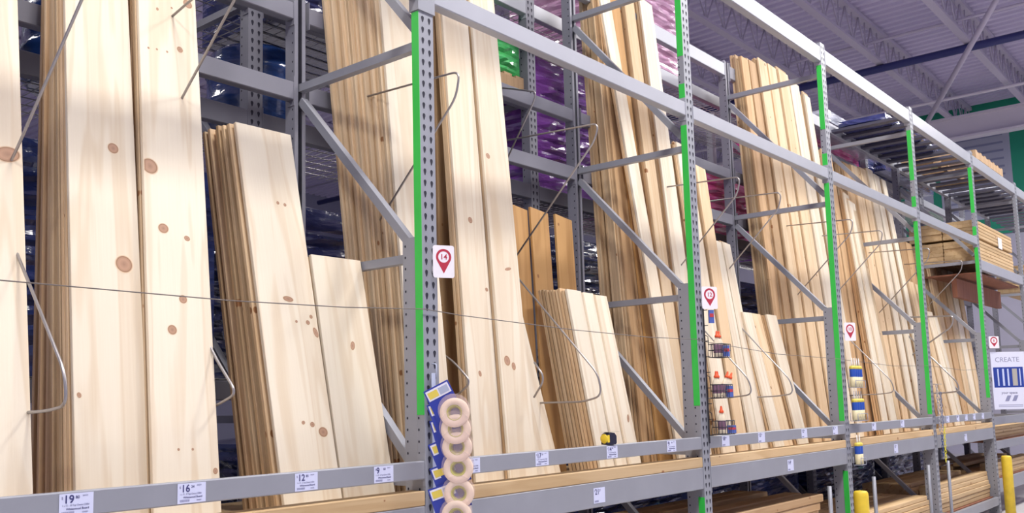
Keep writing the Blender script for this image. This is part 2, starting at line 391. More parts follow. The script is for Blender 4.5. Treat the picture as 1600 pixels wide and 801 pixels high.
def beam(name, label, x0, x1, y, z0, z1, dpt=0.05, mat=STEEL, group=None, lip=False, conn_up=0.03):
    """box beam with a step along its inner top edge and hooked end plates"""
    t = thing(name, label, 'beam', (x0, y, z0), group)
    h = z1-z0; L_ = x1-x0; b = BM()
    pts = [(0, 0.004), (0.004, 0), (dpt, 0), (dpt, h-0.018), (dpt*0.62, h-0.018), (dpt*0.62, h), (0.004, h), (0, h-0.004)]
    poly_prism(b, pts, 'x', 0.004, L_-0.004, 0)
    obj('tube', b, mat, t)
    for s in (0, 1):
        b = BM(); xx = 0.0 if s == 0 else L_-0.004
        box(b, (xx, -0.003, -conn_up), (xx+0.004, dpt, h+conn_up))
        obj('end_plate', b, mat, t)
    return t
def wrapconn(x, z0, z1):
    pass
bays = [(-1, 'left of the red 14 pin sign'), (0, 'between the 14 and 12 pin signs'), (1, 'between the 12 and 10 pin signs'), (2, 'between the 10 sign and the chains'), (3, 'between the chains and the poster'), (4, 'past the white poster'), (5, 'at the far end of the rack')]
for k, where in bays:
    x0, x1 = k*P+PW, (k+1)*P
    if k < 4:
        beam('guard_beam', f'narrow grey guard beam with price labels {where}', x0, x1, 0.0, 1.187, 1.264, 0.045, STEEL, 'guard beams')
        beam('deck_beam', f'deep grey shelf beam under the wood strip {where}', x0, x1, 0.0, 0.942, 1.075, 0.06, STEEL, 'deck beams')
        beam('middle_beam', f'grey crossing beam above the boards {where}', x0, x1, 0.0, 3.345, 3.438, 0.055, WHITEST, 'middle beams')
        beam('lower_shelf_beam', f'grey bottom shelf beam under the stored lumber {where}', x0, x1, 0.0, 0.14, 0.24, 0.05, STEEL, 'bottom beams')
    else:
        beam('guard_beam', f'narrow grey guard beam {where}', x0, x1, 0.0, 1.10, 1.20, 0.05, STEEL, 'guard beams')
        beam('deck_beam', f'grey lower shelf beam {where}', x0, x1, 0.0, 0.80, 0.90, 0.05, STEEL, 'deck beams')
        beam('crate_shelf_beam', f'grey shelf beam carrying stacked lumber {where}', x0, x1, 0.0, 3.04, 3.17, 0.05, WHITEST, 'crate shelf beams')
        beam('lower_shelf_beam', f'grey bottom shelf beam {where}', x0, x1, 0.0, 0.28, 0.44, 0.05, STEEL, 'bottom beams')
    if k >= 0: beam('top_beam', f'pale grey top beam {where}', x0, x1, 0.0, 4.385, 4.52, 0.06, WHITEST, 'top beams')
    rt_ = 'rear beam behind the boards'
    beam('rear_beam', f'grey rear beam the boards lean on {where}', x0, x1, YR+0.006, 3.07, 3.165, 0.05, STEEL2, 'rear beams')
    beam('upper_rear_beam', f'upper grey rear beam behind the boards {where}', x0, x1, YR+0.006, 3.50, 3.59, 0.05, STEEL2, 'rear beams')
    if k >= 0: beam('top_rear_beam', f'top rear beam of the board rack {where}', x0, x1, YR+0.006, 4.48, 4.60, 0.05, WHITEST, 'rear beams')
    beam('rear_deck_beam', f'rear shelf beam under the deck boards {where}', x0, x1, YR+0.006, 0.942, 1.075, 0.05, STEEL2, 'rear beams')
    # the deck and the wood strip on its front edge
    if k < 4:
        b = BM(); box(b, (0, 0, 0), (x1-x0-0.006, 0.77, 0.004))
        tag(obj('shelf_sheet', b, LUMB, loc=(x0+0.003, 0.105, 1.0755)), f'thin wooden deck sheet the tall boards stand on {where}', 'deck')
        # strip: grain along its length
        b = BM(); Ls = x1-x0-0.012
        poly_prism(b, [(0.004, 0), (0.086, 0), (0.090, 0.004), (0.090, 0.058), (0.086, 0.062), (0.004, 0.062), (0, 0.058), (0, 0.004)], 'z', 0, Ls)
        o = obj('wood_strip', b, LUMB, loc=(x0+0.006, 0.0, 1.0755))
        o.rotation_euler = (math.pi/2, 0, math.pi/2); o.rotation_mode = 'XYZ'
        tag(o, f'long pale wood strip lying on the deck beam {where}', 'wood strip')

# ---------------------------------------------------------------- boards
def board_mesh(w, L_, t, mat, knots=None):
    b = BM(); c = 0.0018; h = w/2
    poly_prism(b, [(-h+c, 0), (h-c, 0), (h, c), (h, t-c), (h-c, t), (-h+c, t), (-h, t-c), (-h, c)], 'z', 0, L_)
    uvl = b.loops.layers.uv.new('UVMap')
    for f in b.faces:
        for l in f.loops: l[uvl].uv = (0, 0)
    for (kx, kz, ra, rb) in (knots or []):
        cv = b.verts.new((kx, -0.0006, kz)); ring = []
        n = 20; tw = (kx*37) % 0.7-0.35
        for i in range(n):
            a = 2*math.pi*i/n; px, pz = ra*1.1*math.cos(a), rb*1.1*math.sin(a)
            px, pz = px*math.cos(tw)-pz*math.sin(tw), px*math.sin(tw)+pz*math.cos(tw)
            xx = max(-h+0.0005, min(h-0.0005, kx+px))
            ring.append((b.verts.new((xx, -0.0006, kz+pz)), (math.cos(a), math.sin(a))))
        for i in range(n):
            (v0, u0), (v1, u1) = ring[i], ring[(i+1) % n]
            f = b.faces.new((cv, v0, v1)); f.material_index = 1
            for l, uvv in zip(f.loops, ((0, 0), u0, u1)): l[uvl].uv = uvv
    me = bpy.data.meshes.new('board')
    b.normal_update()
    b.to_mesh(me); b.free(); me.materials.append(mat); me.materials.append(KNOT)
    return me
def place(o, x, y, s, k, w):
    """base left edge x at deck, sideways lean k, backward lean s"""
    zl = Vector((k, s, 1)).normalized(); xl = (Vector((1, 0, 0))-zl*zl.x).normalized(); yl = zl.cross(xl)
    Mx = Matrix((xl, yl, zl)).transposed().to_4x4()
    Mx.translation = Vector((x+w/2, y, DZ)); o.matrix_world = Mx
MC = {}
YLIM = 0.865
def stack(x, w, k, y0, s, L_, n, face, edge, where, front_label=None, t=0.0185, pit=0.026, knots=None, jx=0.006, cat='board', ptop=0.0195, zr=None, jz=0.012, fan=0.0):
    """front board plus n-1 boards leaning behind it"""
    group = f'boards leaning {where}'
    zt = min(DZ+L_, 3.16) if zr is None else zr
    H = zt-DZ
    yt0 = y0+s*H
    nn = n
    if nn > 1:
        pt = min(ptop, max(t/1.0, (YLIM-0.02-yt0)/max(nn, 1)))
    else: pt = ptop
    for j in range(nn):
        yb = y0+j*max(pit, t+0.001); yt = yt0+j*pt
        sj = (yt-yb)/H
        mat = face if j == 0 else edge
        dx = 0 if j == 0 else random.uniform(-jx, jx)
        kk = k-fan*j+(0 if j == 0 else random.uniform(-0.0035, 0.0035))
        LL = L_+(0 if j == 0 else random.uniform(-jz, jz))
        if j == 0 and knots: me = board_mesh(w, L_, t, mat, knots)
        else:
            key = (round(w, 3), round(L_, 2), mat.name)
            if key not in MC: MC[key] = board_mesh(w, L_, t, mat)
            me = MC[key]
        o = bpy.data.objects.new('pine_board', me); C.objects.link(o)
        place(o, x+dx, yb, sj, kk, w)
        if j and LL != L_: o.scale = (1, 1, LL/L_)
        if j == 0:
            tag(o, front_label or f'front pine board leaning {where}', cat, None)
        else:
            tag(o, f'edge-on board {where}', cat, group)
L12, L10, L8, L6, L4 = 3.70, 3.08, 2.46, 1.70, 1.125
W12, W10, W8, W6, W4 = 0.286, 0.235, 0.190, 0.145, 0.095
KN = {
 'A1': [(0.091, 1.364, 0.045, 0.03)],
 'A2': [(0.043, 1.472, 0.022, 0.022), (0.069, 0.998, 0.034, 0.034), (-0.115, 0.488, 0.008, 0.010)],
 'A3': [(-0.109, 1.406, 0.034, 0.033), (-0.06, 1.151, 0.022, 0.020), (0.042, 1.129, 0.013, 0.011), (0.096, 2.244, 0.022, 0.020), (0.013, 0.87, 0.017, 0.017), (-0.038, 0.741, 0.019, 0.019), (0.048, 1.996, 0.014, 0.014), (-0.031, 0.287, 0.005, 0.005), (0.027, 0.289, 0.005, 0.005), (0.118, 0.21, 0.010, 0.012), (-0.051, 2.156, 0.006, 0.008), (0.017, 2.19, 0.005, 0.005), (-0.098, 1.948, 0.005, 0.005), (-0.06, 1.956, 0.005, 0.005), (-0.013, 1.962, 0.005, 0.005)],
 'A4': [(0.021, 1.347, 0.008, 0.008), (0.059, 1.343, 0.008, 0.008), (0.034, 0.805, 0.007, 0.006), (0.096, 0.803, 0.011, 0.010), (0.118, 0.83, 0.009, 0.009), (0.132, 0.759, 0.012, 0.024), (0.096, 0.324, 0.024, 0.021), (-0.002, 0.368, 0.009, 0.008), (0.044, 0.358, 0.012, 0.011), (0.006, 0.904, 0.027, 0.012)],
 'A5': [(0.021, 0.708, 0.013, 0.021)],
 'B3': [(-0.005, 1.454, 0.018, 0.018), (0.088, 1.068, 0.012, 0.011), (-0.02, 0.587, 0.012, 0.016)],
 'B4': [(-0.075, 1.865, 0.018, 0.017), (-0.06, 0.656, 0.025, 0.028), (-0.008, 0.631, 0.017, 0.022), (0.018, 1.195, 0.030, 0.009)],
 'B7b': [(0.02, 0.32, 0.012, 0.026), (-0.05, 0.733, 0.008, 0.009)],
 'C5': [(0.051, 1.671, 0.02, 0.02), (0.09, 0.874, 0.015, 0.02)],
}
# bay 0 of the picture: wide boards above the 19 and 16 labels
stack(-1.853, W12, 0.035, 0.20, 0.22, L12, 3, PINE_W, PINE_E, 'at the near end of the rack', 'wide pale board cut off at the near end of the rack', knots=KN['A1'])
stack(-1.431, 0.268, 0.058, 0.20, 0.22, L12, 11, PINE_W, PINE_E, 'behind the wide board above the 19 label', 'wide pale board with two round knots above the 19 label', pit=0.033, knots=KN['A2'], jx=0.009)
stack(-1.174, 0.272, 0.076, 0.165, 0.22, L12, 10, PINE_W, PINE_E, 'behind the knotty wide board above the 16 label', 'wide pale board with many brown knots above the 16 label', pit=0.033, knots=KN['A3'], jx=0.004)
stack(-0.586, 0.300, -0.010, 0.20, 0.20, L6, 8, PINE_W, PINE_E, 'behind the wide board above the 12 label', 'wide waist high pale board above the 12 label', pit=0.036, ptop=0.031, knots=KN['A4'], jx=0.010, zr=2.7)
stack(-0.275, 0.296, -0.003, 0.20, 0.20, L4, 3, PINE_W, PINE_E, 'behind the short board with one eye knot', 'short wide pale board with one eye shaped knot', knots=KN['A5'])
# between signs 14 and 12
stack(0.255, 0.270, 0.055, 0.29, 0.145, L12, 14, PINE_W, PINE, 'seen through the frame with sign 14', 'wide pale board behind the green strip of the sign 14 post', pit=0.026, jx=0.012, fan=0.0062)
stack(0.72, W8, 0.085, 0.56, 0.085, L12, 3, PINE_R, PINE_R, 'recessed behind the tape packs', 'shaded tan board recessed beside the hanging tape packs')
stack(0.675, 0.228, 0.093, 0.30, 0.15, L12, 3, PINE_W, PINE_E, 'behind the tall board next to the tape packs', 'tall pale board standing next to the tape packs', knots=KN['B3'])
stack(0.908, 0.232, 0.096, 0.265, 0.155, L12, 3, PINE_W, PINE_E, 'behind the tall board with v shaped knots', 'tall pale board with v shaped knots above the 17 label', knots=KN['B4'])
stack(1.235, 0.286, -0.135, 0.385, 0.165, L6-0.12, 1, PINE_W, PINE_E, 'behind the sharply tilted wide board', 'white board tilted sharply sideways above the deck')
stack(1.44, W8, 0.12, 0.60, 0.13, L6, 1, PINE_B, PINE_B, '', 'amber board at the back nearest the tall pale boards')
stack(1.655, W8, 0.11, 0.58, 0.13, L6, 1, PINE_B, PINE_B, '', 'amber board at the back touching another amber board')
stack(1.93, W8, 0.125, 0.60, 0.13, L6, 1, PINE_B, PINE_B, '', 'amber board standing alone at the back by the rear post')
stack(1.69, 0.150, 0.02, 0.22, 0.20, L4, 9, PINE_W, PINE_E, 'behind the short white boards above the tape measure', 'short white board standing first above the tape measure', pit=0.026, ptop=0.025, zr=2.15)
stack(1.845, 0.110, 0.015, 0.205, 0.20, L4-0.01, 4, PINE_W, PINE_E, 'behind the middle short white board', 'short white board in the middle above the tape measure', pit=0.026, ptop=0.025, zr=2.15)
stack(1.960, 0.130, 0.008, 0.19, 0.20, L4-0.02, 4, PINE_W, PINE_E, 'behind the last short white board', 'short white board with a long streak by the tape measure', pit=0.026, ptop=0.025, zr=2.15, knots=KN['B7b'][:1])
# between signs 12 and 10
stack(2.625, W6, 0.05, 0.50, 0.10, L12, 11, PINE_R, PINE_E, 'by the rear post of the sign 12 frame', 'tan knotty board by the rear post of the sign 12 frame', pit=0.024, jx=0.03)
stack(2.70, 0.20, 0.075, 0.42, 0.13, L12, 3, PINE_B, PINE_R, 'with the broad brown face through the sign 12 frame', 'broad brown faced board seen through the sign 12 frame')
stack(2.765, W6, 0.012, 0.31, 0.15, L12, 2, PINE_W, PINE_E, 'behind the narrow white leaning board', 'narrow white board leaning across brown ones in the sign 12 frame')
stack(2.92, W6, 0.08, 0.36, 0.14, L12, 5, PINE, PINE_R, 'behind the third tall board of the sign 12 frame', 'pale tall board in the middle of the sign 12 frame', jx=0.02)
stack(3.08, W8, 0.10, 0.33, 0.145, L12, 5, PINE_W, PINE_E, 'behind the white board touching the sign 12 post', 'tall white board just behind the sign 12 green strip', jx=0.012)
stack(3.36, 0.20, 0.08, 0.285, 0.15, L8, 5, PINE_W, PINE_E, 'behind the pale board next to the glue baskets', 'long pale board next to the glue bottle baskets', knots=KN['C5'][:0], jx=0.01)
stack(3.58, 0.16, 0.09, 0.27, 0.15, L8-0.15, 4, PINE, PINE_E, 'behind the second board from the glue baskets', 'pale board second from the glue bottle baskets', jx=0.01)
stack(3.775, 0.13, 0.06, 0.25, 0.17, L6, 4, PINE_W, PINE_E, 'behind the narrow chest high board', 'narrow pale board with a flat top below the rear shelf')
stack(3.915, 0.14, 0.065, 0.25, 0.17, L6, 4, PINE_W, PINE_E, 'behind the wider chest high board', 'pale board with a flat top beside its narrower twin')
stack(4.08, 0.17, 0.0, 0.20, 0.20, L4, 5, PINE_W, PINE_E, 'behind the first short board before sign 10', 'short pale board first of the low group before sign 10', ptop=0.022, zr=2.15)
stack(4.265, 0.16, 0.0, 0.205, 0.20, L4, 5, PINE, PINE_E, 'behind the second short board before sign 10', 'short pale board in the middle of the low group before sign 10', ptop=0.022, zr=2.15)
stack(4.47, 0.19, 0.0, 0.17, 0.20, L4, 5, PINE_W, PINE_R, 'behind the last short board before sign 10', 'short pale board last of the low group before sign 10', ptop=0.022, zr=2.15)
# between sign 10 and the chains; tanner wood also carries the dimmer, warmer light
D = [(5.10, W6, .035, .52, .085, L12-.05, 7, PINE_R, 'tan narrow board by the rear post of the sign 10 frame', 'by the rear post of the sign 10 frame'),
     (5.26, W6, .04, .47, .10, L12-.03, 7, PINE_R, 'tan board second from the rear post of the sign 10 frame', 'second from the rear post of the sign 10 frame'),
     (5.43, W8, .05, .44, .105, L12+.05, 8, PINE, 'pale board with dark knots under the sign 10 middle beam', 'with dark knots in the sign 10 frame'),
     (5.65, W8, .05, .42, .11, L12+.05, 8, PINE, 'pale board with the tallest ragged top in the sign 10 frame', 'with the tallest ragged top'),
     (5.88, W10, .05, .41, .11, L12+.05, 8, PINE, 'wide pale board just right of the ragged tall tops', 'right of the ragged tall tops'),
     (6.14, W10, .05, .39, .115, L12, 7, PINE_W, 'wide white board on the far side of the tall bundle', 'on the far side of the tall bundle'),
     (6.42, W6, .08, .38, .12, L12-.05, 5, PINE_W, 'narrow white board ending the tall bundle before sign 10', 'ending the tall bundle'),
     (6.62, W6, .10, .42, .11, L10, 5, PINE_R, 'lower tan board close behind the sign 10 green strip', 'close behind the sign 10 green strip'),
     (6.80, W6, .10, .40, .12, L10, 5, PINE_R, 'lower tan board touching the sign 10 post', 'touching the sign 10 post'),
     (6.86, W6, .15, .27, .15, L8+.2, 4, PINE_W, 'long white board beside the caulk tubes', 'beside the caulk tubes'),
     (7.04, W8, .10, .25, .15, L8+.1, 4, PINE_W, 'long white board second from the caulk tubes', 'second from the caulk tubes'),
     (7.26, W4, .05, .25, .15, L8, 4, PINE, 'narrow pale board last before the chain post', 'last before the chain post')]
for (x, w, k, y0, s, L_, n, m, lab, wh) in D: stack(x, w, k, y0, s, L_, n, m, PINE_E if n > 4 else PINE_R, wh, lab, jx=0.016, pit=0.024, jz=0.04)
E3 = [(7.62, W10, .03, .50, .10, L10, 8, PINE_R, 'wide tan board first past the sign 10 post'),
      (7.87, W10, .03, .48, .10, L10, 8, PINE, 'wide pale board second past the sign 10 post'),
      (8.12, W8, .03, .46, .105, L10+.02, 7, PINE, 'pale board third past the sign 10 post'),
      (8.33, W8, .03, .43, .11, L10+.05, 7, PINE_W, 'white board with the highest top past the sign 10 post'),
      (8.55, W8, .03, .40, .12, L10+.02, 6, PINE_W, 'white board fifth past the sign 10 post'),
      (8.77, W6, .04, .36, .13, L10, 5, PINE_W, 'narrow white board before the lower tan group'),
      (9.25, W10, .03, .50, .10, L8-.1, 6, PINE_R, 'lower tan board at the back before the chain post'),
      (9.52, W10, .03, .50, .10, L8-.1, 6, PINE_R, 'lower tan board at the back touching the chain post'),
      (8.98, W8, .02, .30, .15, L6+.1, 5, PINE, 'short pale board in front before the chain post'),
      (9.20, W8, .01, .29, .15, L6+.08, 5, PINE, 'short pale board in front close to the chain post'),
      (9.42, W8, .00, .26, .16, 1.45, 4, PINE_W, 'slanting white board just past the hanging chains'),
      (9.63, W6, -.02, .25, .16, 1.40, 4, PINE_W, 'slanting white board second past the hanging chains'),
      (10.17, W10, .03, .42, .11, L8-.06, 6, PINE, 'pale board first of the flat topped far bundle'),
      (10.42, W10, .04, .41, .11, L8-.04, 6, PINE_R, 'tan board second of the flat topped far bundle'),
      (10.67, W10, .05, .40, .11, L8-.03, 6, PINE, 'pale board third of the flat topped far bundle'),
      (10.92, W10, .06, .39, .11, L8-.04, 6, PINE_W, 'white board fourth of the flat topped far bundle'),
      (11.17, W8, .08, .38, .11, L8-.06, 5, PINE, 'pale board last of the flat topped far bundle')]
for i, (x, w, k, y0, s, L_, n, m, lab) in enumerate(E3):  # darker wood tones here also paint in the dim, warm far light
    wh = 'behind the ' + ' '.join(lab.split()[0:]) 
    stack(x, w, k, y0, s, L_, n, m, PINE_E, wh, lab, jx=0.016, pit=0.024)

# ---------------------------------------------------------------- wire dividers
def arc_pts(pts, r=0.05, n=6):
    out = [Vector(pts[0])]
    for i in range(1, len(pts)-1):
        a, p, c = Vector(pts[i-1]), Vector(pts[i]), Vector(pts[i+1])
        d1 = (a-p).normalized(); d2 = (c-p).normalized(); rr = min(r, (a-p).length*.45, (c-p).length*.45)
        q0, q1 = p+d1*rr, p+d2*rr
        for k in range(n+1):
            u = k/n; out.append((q0*(1-u)+p*u)*(1-u)+(p*(1-u)+q1*u)*u)
    out.append(Vector(pts[-1])); return out
def divider(x, pts, where, r=0.0055):
    b = BM(); tube(b, arc_pts([(0, p[0], p[1]) for p in pts]), r, 8)
    o = obj('wire_divider', b, WIRE, loc=(x, 0, 0))
    tag(o, f'bent grey wire divider loop {where}', 'wire divider')
UP = [(0.885, 3.12), (0.03, 3.085), (0.06, 2.96), (0.885, 2.16)]
LO = [(0.885, 2.58), (0.05, 1.63), (0.03, 1.525), (0.16, 1.51), (0.60, 1.50)]
divider(-1.560, [(0.885, 3.12), (-0.18, 3.12), (-0.16, 2.98), (0.45, 2.42), (0.885, 2.1)], 'slanting high across the stack above the 19 label')
divider(-1.560, LO, 'low beside the stack above the 19 label')
divider(-0.86, [(0.885, 3.12), (0.0, 3.3), (0.02, 3.24), (0.885, 2.5)], 'high between the wide boards and the waist high stack')
divider(-0.86, [(0.885, 2.45), (0.28, 1.70), (0.14, 1.56), (0.30, 1.51), (0.7, 1.50)], 'low over the waist high stack')
divider(0.31, UP, 'high beside the sign 14 post')
divider(0.62, [(0.885, 2.0), (0.39, 1.72), (0.27, 1.61), (0.38, 1.54), (0.8, 1.53)], 'low beside the hanging tape packs')
divider(1.70, [(0.89, 3.55), (0.62, 3.46), (0.64, 3.40), (0.885, 3.05)], 'short and high under the green load')
divider(1.50, [(0.885, 3.13), (0.03, 3.085), (0.06, 2.99), (0.885, 2.16)], 'high in front of the wrapped purple load')
divider(1.43, [(0.885, 2.56), (0.05, 1.65), (0.03, 1.53), (0.16, 1.50), (0.62, 1.50)], 'low in front of the short white boards')
divider(1.13, [(0.26, 1.72), (0.19, 1.63), (0.27, 1.53)], 'barely showing between tilted board and v knot board')
divider(3.33, UP, 'high beside the sign 12 post')
divider(3.33, LO, 'low beside the glue baskets')
divider(4.05, UP, 'high above the low group before sign 10')
divider(4.05, LO, 'low across the low group before sign 10')
divider(5.63, UP, 'high among the tall bundle past sign 10')
divider(6.44, UP, 'high across the bundle beyond the sign 10 post')
divider(6.44, LO, 'low beside the caulk tubes')
divider(8.0, UP, 'high on the far bundle before the chains')
divider(8.74, [(0.885, 2.42), (0.03, 2.38), (0.06, 2.26), (0.6, 1.9)], 'thick and mid high past the chain post', 0.009)
divider(8.74, LO, 'low past the chain post', 0.009)
divider(9.35, UP, 'high on the flat topped far bundle')

b = BM(); box(b, (0, -0.014, -0.01), (0.05, -0.001, 0.125)); box(b, (0.012, -0.016, 0.02), (0.018, -0.014, 0.028)); box(b, (0.012, -0.016, 0.07), (0.018, -0.014, 0.078))
tag(obj('divider_clip', b, STEEL, loc=(1.66, YR+0.002, 3.05)), 'small grey clip holding a wire divider on the rear beam', 'clip')
# safety cable strung along the posts
pts = []
zc = [(-2.4, 1.90), (-1.793, 1.893), (-1.0, 1.887), (-0.46, 1.897), (0.0, 1.918), (0.1, 1.912), (0.225, 1.904), (1.13, 1.877), (1.9, 1.868), (2.49, 1.878), (2.6, 1.866), (3.7, 1.815), (4.98, 1.806), (5.1, 1.80), (6.3, 1.77), (7.48, 1.79), (8.8, 1.76), (10.0, 1.79)]
b = BM(); tube(b, [(x, -0.012, z) for x, z in zc], 0.0022, 6)
t = obj('safety_cable', b, CABLE); tag(t, 'thin dark cable strung across the front of the boards', 'cable')

# ---------------------------------------------------------------- price labels
def price(x, z, whole, cents, where, w=0.108, h=0.066, lines=('1 x 12 - 10 Top Choice C&Btr', 'Whitewood Board'), detail=True):
    t = thing('price_label', f'white price label {where}', 'price label', (x, -0.0008, z))
    b = BM(); box(b, (0, -0.0007, 0), (w, 0, h)); pa = obj('paper', b, PAPER, t); t0 = t; t = pa
    text_mesh('price_text', whole, 0.034*h/0.066, INK, t, (w*0.12, -0.0012, h*0.57), bold=0.0006)
    text_mesh('cents_text', cents, 0.013*h/0.066, INK, t, (w*0.47, -0.0012, h*0.75))
    text_mesh('dollar_sign', '$', 0.011*h/0.066, GREYINK, t, (w*0.06, -0.0012, h*0.76))
    if detail:
        text_mesh('size_text', lines[0], 0.0085, GREYINK, t, (w*0.08, -0.0012, h*0.42), sx=0.82)
        text_mesh('name_text', lines[1], 0.0095, INK, t, (w*0.20, -0.0012, h*0.25))
        text_mesh('unit_text', 'EACH', 0.0065, GREYINK, t, (w*0.68, -0.0012, h*0.84))
        text_mesh('code_text', '104683', 0.0065, GREYINK, t, (w*0.66, -0.0012, h*0.09))
    b = BM(); xx = w*0.08
    random.seed(int(abs(x)*100))
    while xx < w*0.42:
        bw = random.choice((0.0008, 0.0014, 0.002)); box(b, (xx, -0.0011, h*0.07), (xx+bw, -0.0007, h*0.19)); xx += bw+0.0011
    obj('barcode', b, GREYINK, t)
GZ = 1.192
for (x, wh, ct, where, ln) in [(-1.59, '19', '80', 'reading 19 80 on the guard beam', '1 x 12 - 10 Top Choice C&Btr'), (-1.19, '16', '24', 'reading 16 24 on the guard beam', '1 x 12 - 8 Top Choice C&Btr'),
                         (-0.70, '12', '85', 'reading 12 85 on the guard beam', '1 x 12 - 6 Top Choice C&Btr'), (-0.30, '9', '68', 'reading 9 68 next to the sign 14 post', '1 x 12 - 4 Top Choice C&Btr'),
                         (0.25, '20', '77', 'reading 20 77 half behind the tape packs', '1 x 10 - 12 Top Choice C&Btr'), (0.775, '17', '37', 'reading 17 37 under the v knot board', '1 x 10 - 10 Top Choice C&Btr'),
                         (1.41, '14', '46', 'reading 14 46 under the tape measure', '1 x 10 - 8 Top Choice C&Btr'), (2.06, '9', '98', 'reading 9 98 before the sign 12 post', '1 x 10 - 6 Top Choice C&Btr')]:
    price(x, GZ, wh, ct, where, lines=(ln, 'Whitewood Board'))
for (x, wh, where) in [(2.77, '18', 'reading 18 just past the glue baskets'), (3.32, '15', 'reading 15 under the long pale boards'), (4.08, '12', 'reading 12 under the low group'), (4.72, '8', 'reading 8 before the sign 10 post'),
                       (5.65, '16', 'reading 16 past the caulk tubes'), (6.45, '13', 'reading 13 midway to the chains'), (8.0, '11', 'reading 11 past the chains'), (8.4, '10', 'reading 10 past the chains'), (8.75, '7', 'reading 7 before the poster'), (9.1, '6', 'reading 6 before the poster'), (9.5, '5', 'reading 5 before the poster')]:
    price(x, GZ, wh, '48', where, detail=False)
for (x, wh, where) in [(1.27, '21', 'reading 21 on the deep deck beam under the tape measure'), (3.79, '14', 'reading 14 on the deep deck beam before sign 10'), (6.21, '11', 'reading 11 on the deep deck beam before the chains'), (8.66, '9', 'reading 9 on the deep deck beam before the poster')]:
    price(x, 0.965, wh, '27', where, detail=False, h=0.08)

# ---------------------------------------------------------------- aisle pin signs
def pin_sign(x, z, num, label, rz=-28, w=0.100, h=0.145, y=-0.022):
    t = thing('pin_sign', label, 'sign', (x, y, z), rot=(0, 0, math.radians(rz)))
    b = BM(); c = 0.01
    pts = []
    for (cx, cz, a0) in ((w-c, c, -90), (w-c, h-c, 0), (c, h-c, 90), (c, c, 180)):
        for k in range(4):
            a = math.radians(a0+k*30); pts.append((cx+c*math.cos(a), cz+c*math.sin(a)))
    poly_prism(b, pts, 'y', -0.0015, 0); co = obj('card', b, CARD, t)
    cx, cz, R = w*0.5, h*0.64, w*0.36
    b = BM()
    outer = [(cx+R*math.cos(math.radians(a)), cz+R*math.sin(math.radians(a))) for a in range(-32, 213, 10)]
    tip = (cx, h*0.13)
    inner = [(cx+R*0.70*math.cos(math.radians(a)), cz+R*0.70*math.sin(math.radians(a))) for a in range(-32, 213, 10)]
    yy = -0.0019
    vo = [b.verts.new((p[0], yy, p[1])) for p in outer]; vi = [b.verts.new((p[0], yy, p[1])) for p in inner]
    for i in range(len(vo)-1): b.faces.new((vo[i], vo[i+1], vi[i+1], vi[i]))
    # lower part down to the tip, around the circle's bottom
    low = [(cx+R*0.70*math.cos(math.radians(a)), cz+R*0.70*math.sin(math.radians(a))) for a in range(212, 329, 12)]
    vl = [vi[-1]]+[b.verts.new((p[0], yy, p[1])) for p in low[1:-1]]+[vi[0]]
    vt = b.verts.new((tip[0], yy, tip[1]))
    for i in range(len(vl)-1): b.faces.new((vl[i], vl[i+1], vt))
    b.faces.new((vo[-1], vi[-1], vt)); b.faces.new((vi[0], vo[0], vt))
    for v in b.verts: pass
    obj('pin_mark', b, RED, t)
    text_mesh('number_text', num, 0.034*w/0.10, RED, co, (cx, -0.0022, cz-0.014*w/0.13), align='CENTER', bold=0.0004)
    b = BM(); box(b, (0.0, 0, 0.02), (0.02, 0.006, 0.05)); obj('clip', b, CARD, t)
    return t
pin_sign(0.045, 2.06, '14', 'white card sign with red map pin reading 14')
pin_sign(2.55, 2.075, '12', 'white card sign with red map pin reading 12', w=0.115, rz=-30)
pin_sign(5.07, 1.96, '10', 'white card sign with red map pin reading 10', w=0.115, h=0.155, rz=-30)
pin_sign(10.06, 2.045, '8', 'small white card sign with red map pin above the poster', w=0.13, h=0.15, rz=-45)

# ---------------------------------------------------------------- hanging tape packs at the sign 14 post
STRIPM = newmat('clear_strip', (0.55, 0.60, 0.75), 0.15)
t = thing('hanging_strip', 'clear plastic clip strip the tape packs hang from', 'clip strip', (0.045, -0.012, 1.02))
b = BM(); box(b, (-0.012, -0.003, -0.10), (0.012, 0.0, 0.62)); obj('strip', b, STRIPM, t)
b = BM(); tube(b, arc_pts([(0, 0.005, 0.66), (0, -0.02, 0.66), (0, -0.02, 0.60)], 0.01), 0.003, 6); obj('hook', b, STRIPM, t)
TAPE = newmat('cream_tape', (0.86, 0.70, 0.55), 0.45); TAPEP = newmat('tape_pink_side', (0.70, 0.42, 0.30), 0.4); BLUEC = newmat('blue_card', (0.03, 0.05, 0.36), 0.3)
CORE = newmat('lime_core', (0.55, 0.55, 0.06), 0.5); WHITEC = newmat('card_white', (0.75, 0.75, 0.85), 0.3)
FILM = newmat('clear_film', (0.92, 0.72, 0.68), 0.06); FILM.node_tree.nodes['Principled BSDF'].inputs['Alpha'].default_value = 0.2
FILM.node_tree.nodes['Principled BSDF'].inputs['Specular IOR Level'].default_value = 1.0
packs = [(1.475, 0.060, 26, 'topmost'), (1.405, 0.066, 20, 'second from the top'), (1.330, 0.072, 16, 'third from the top'), (1.240, 0.076, 22, 'third from the bottom'), (1.135, 0.078, 20, 'second from the bottom'), (1.045, 0.060, 18, 'lowest')]
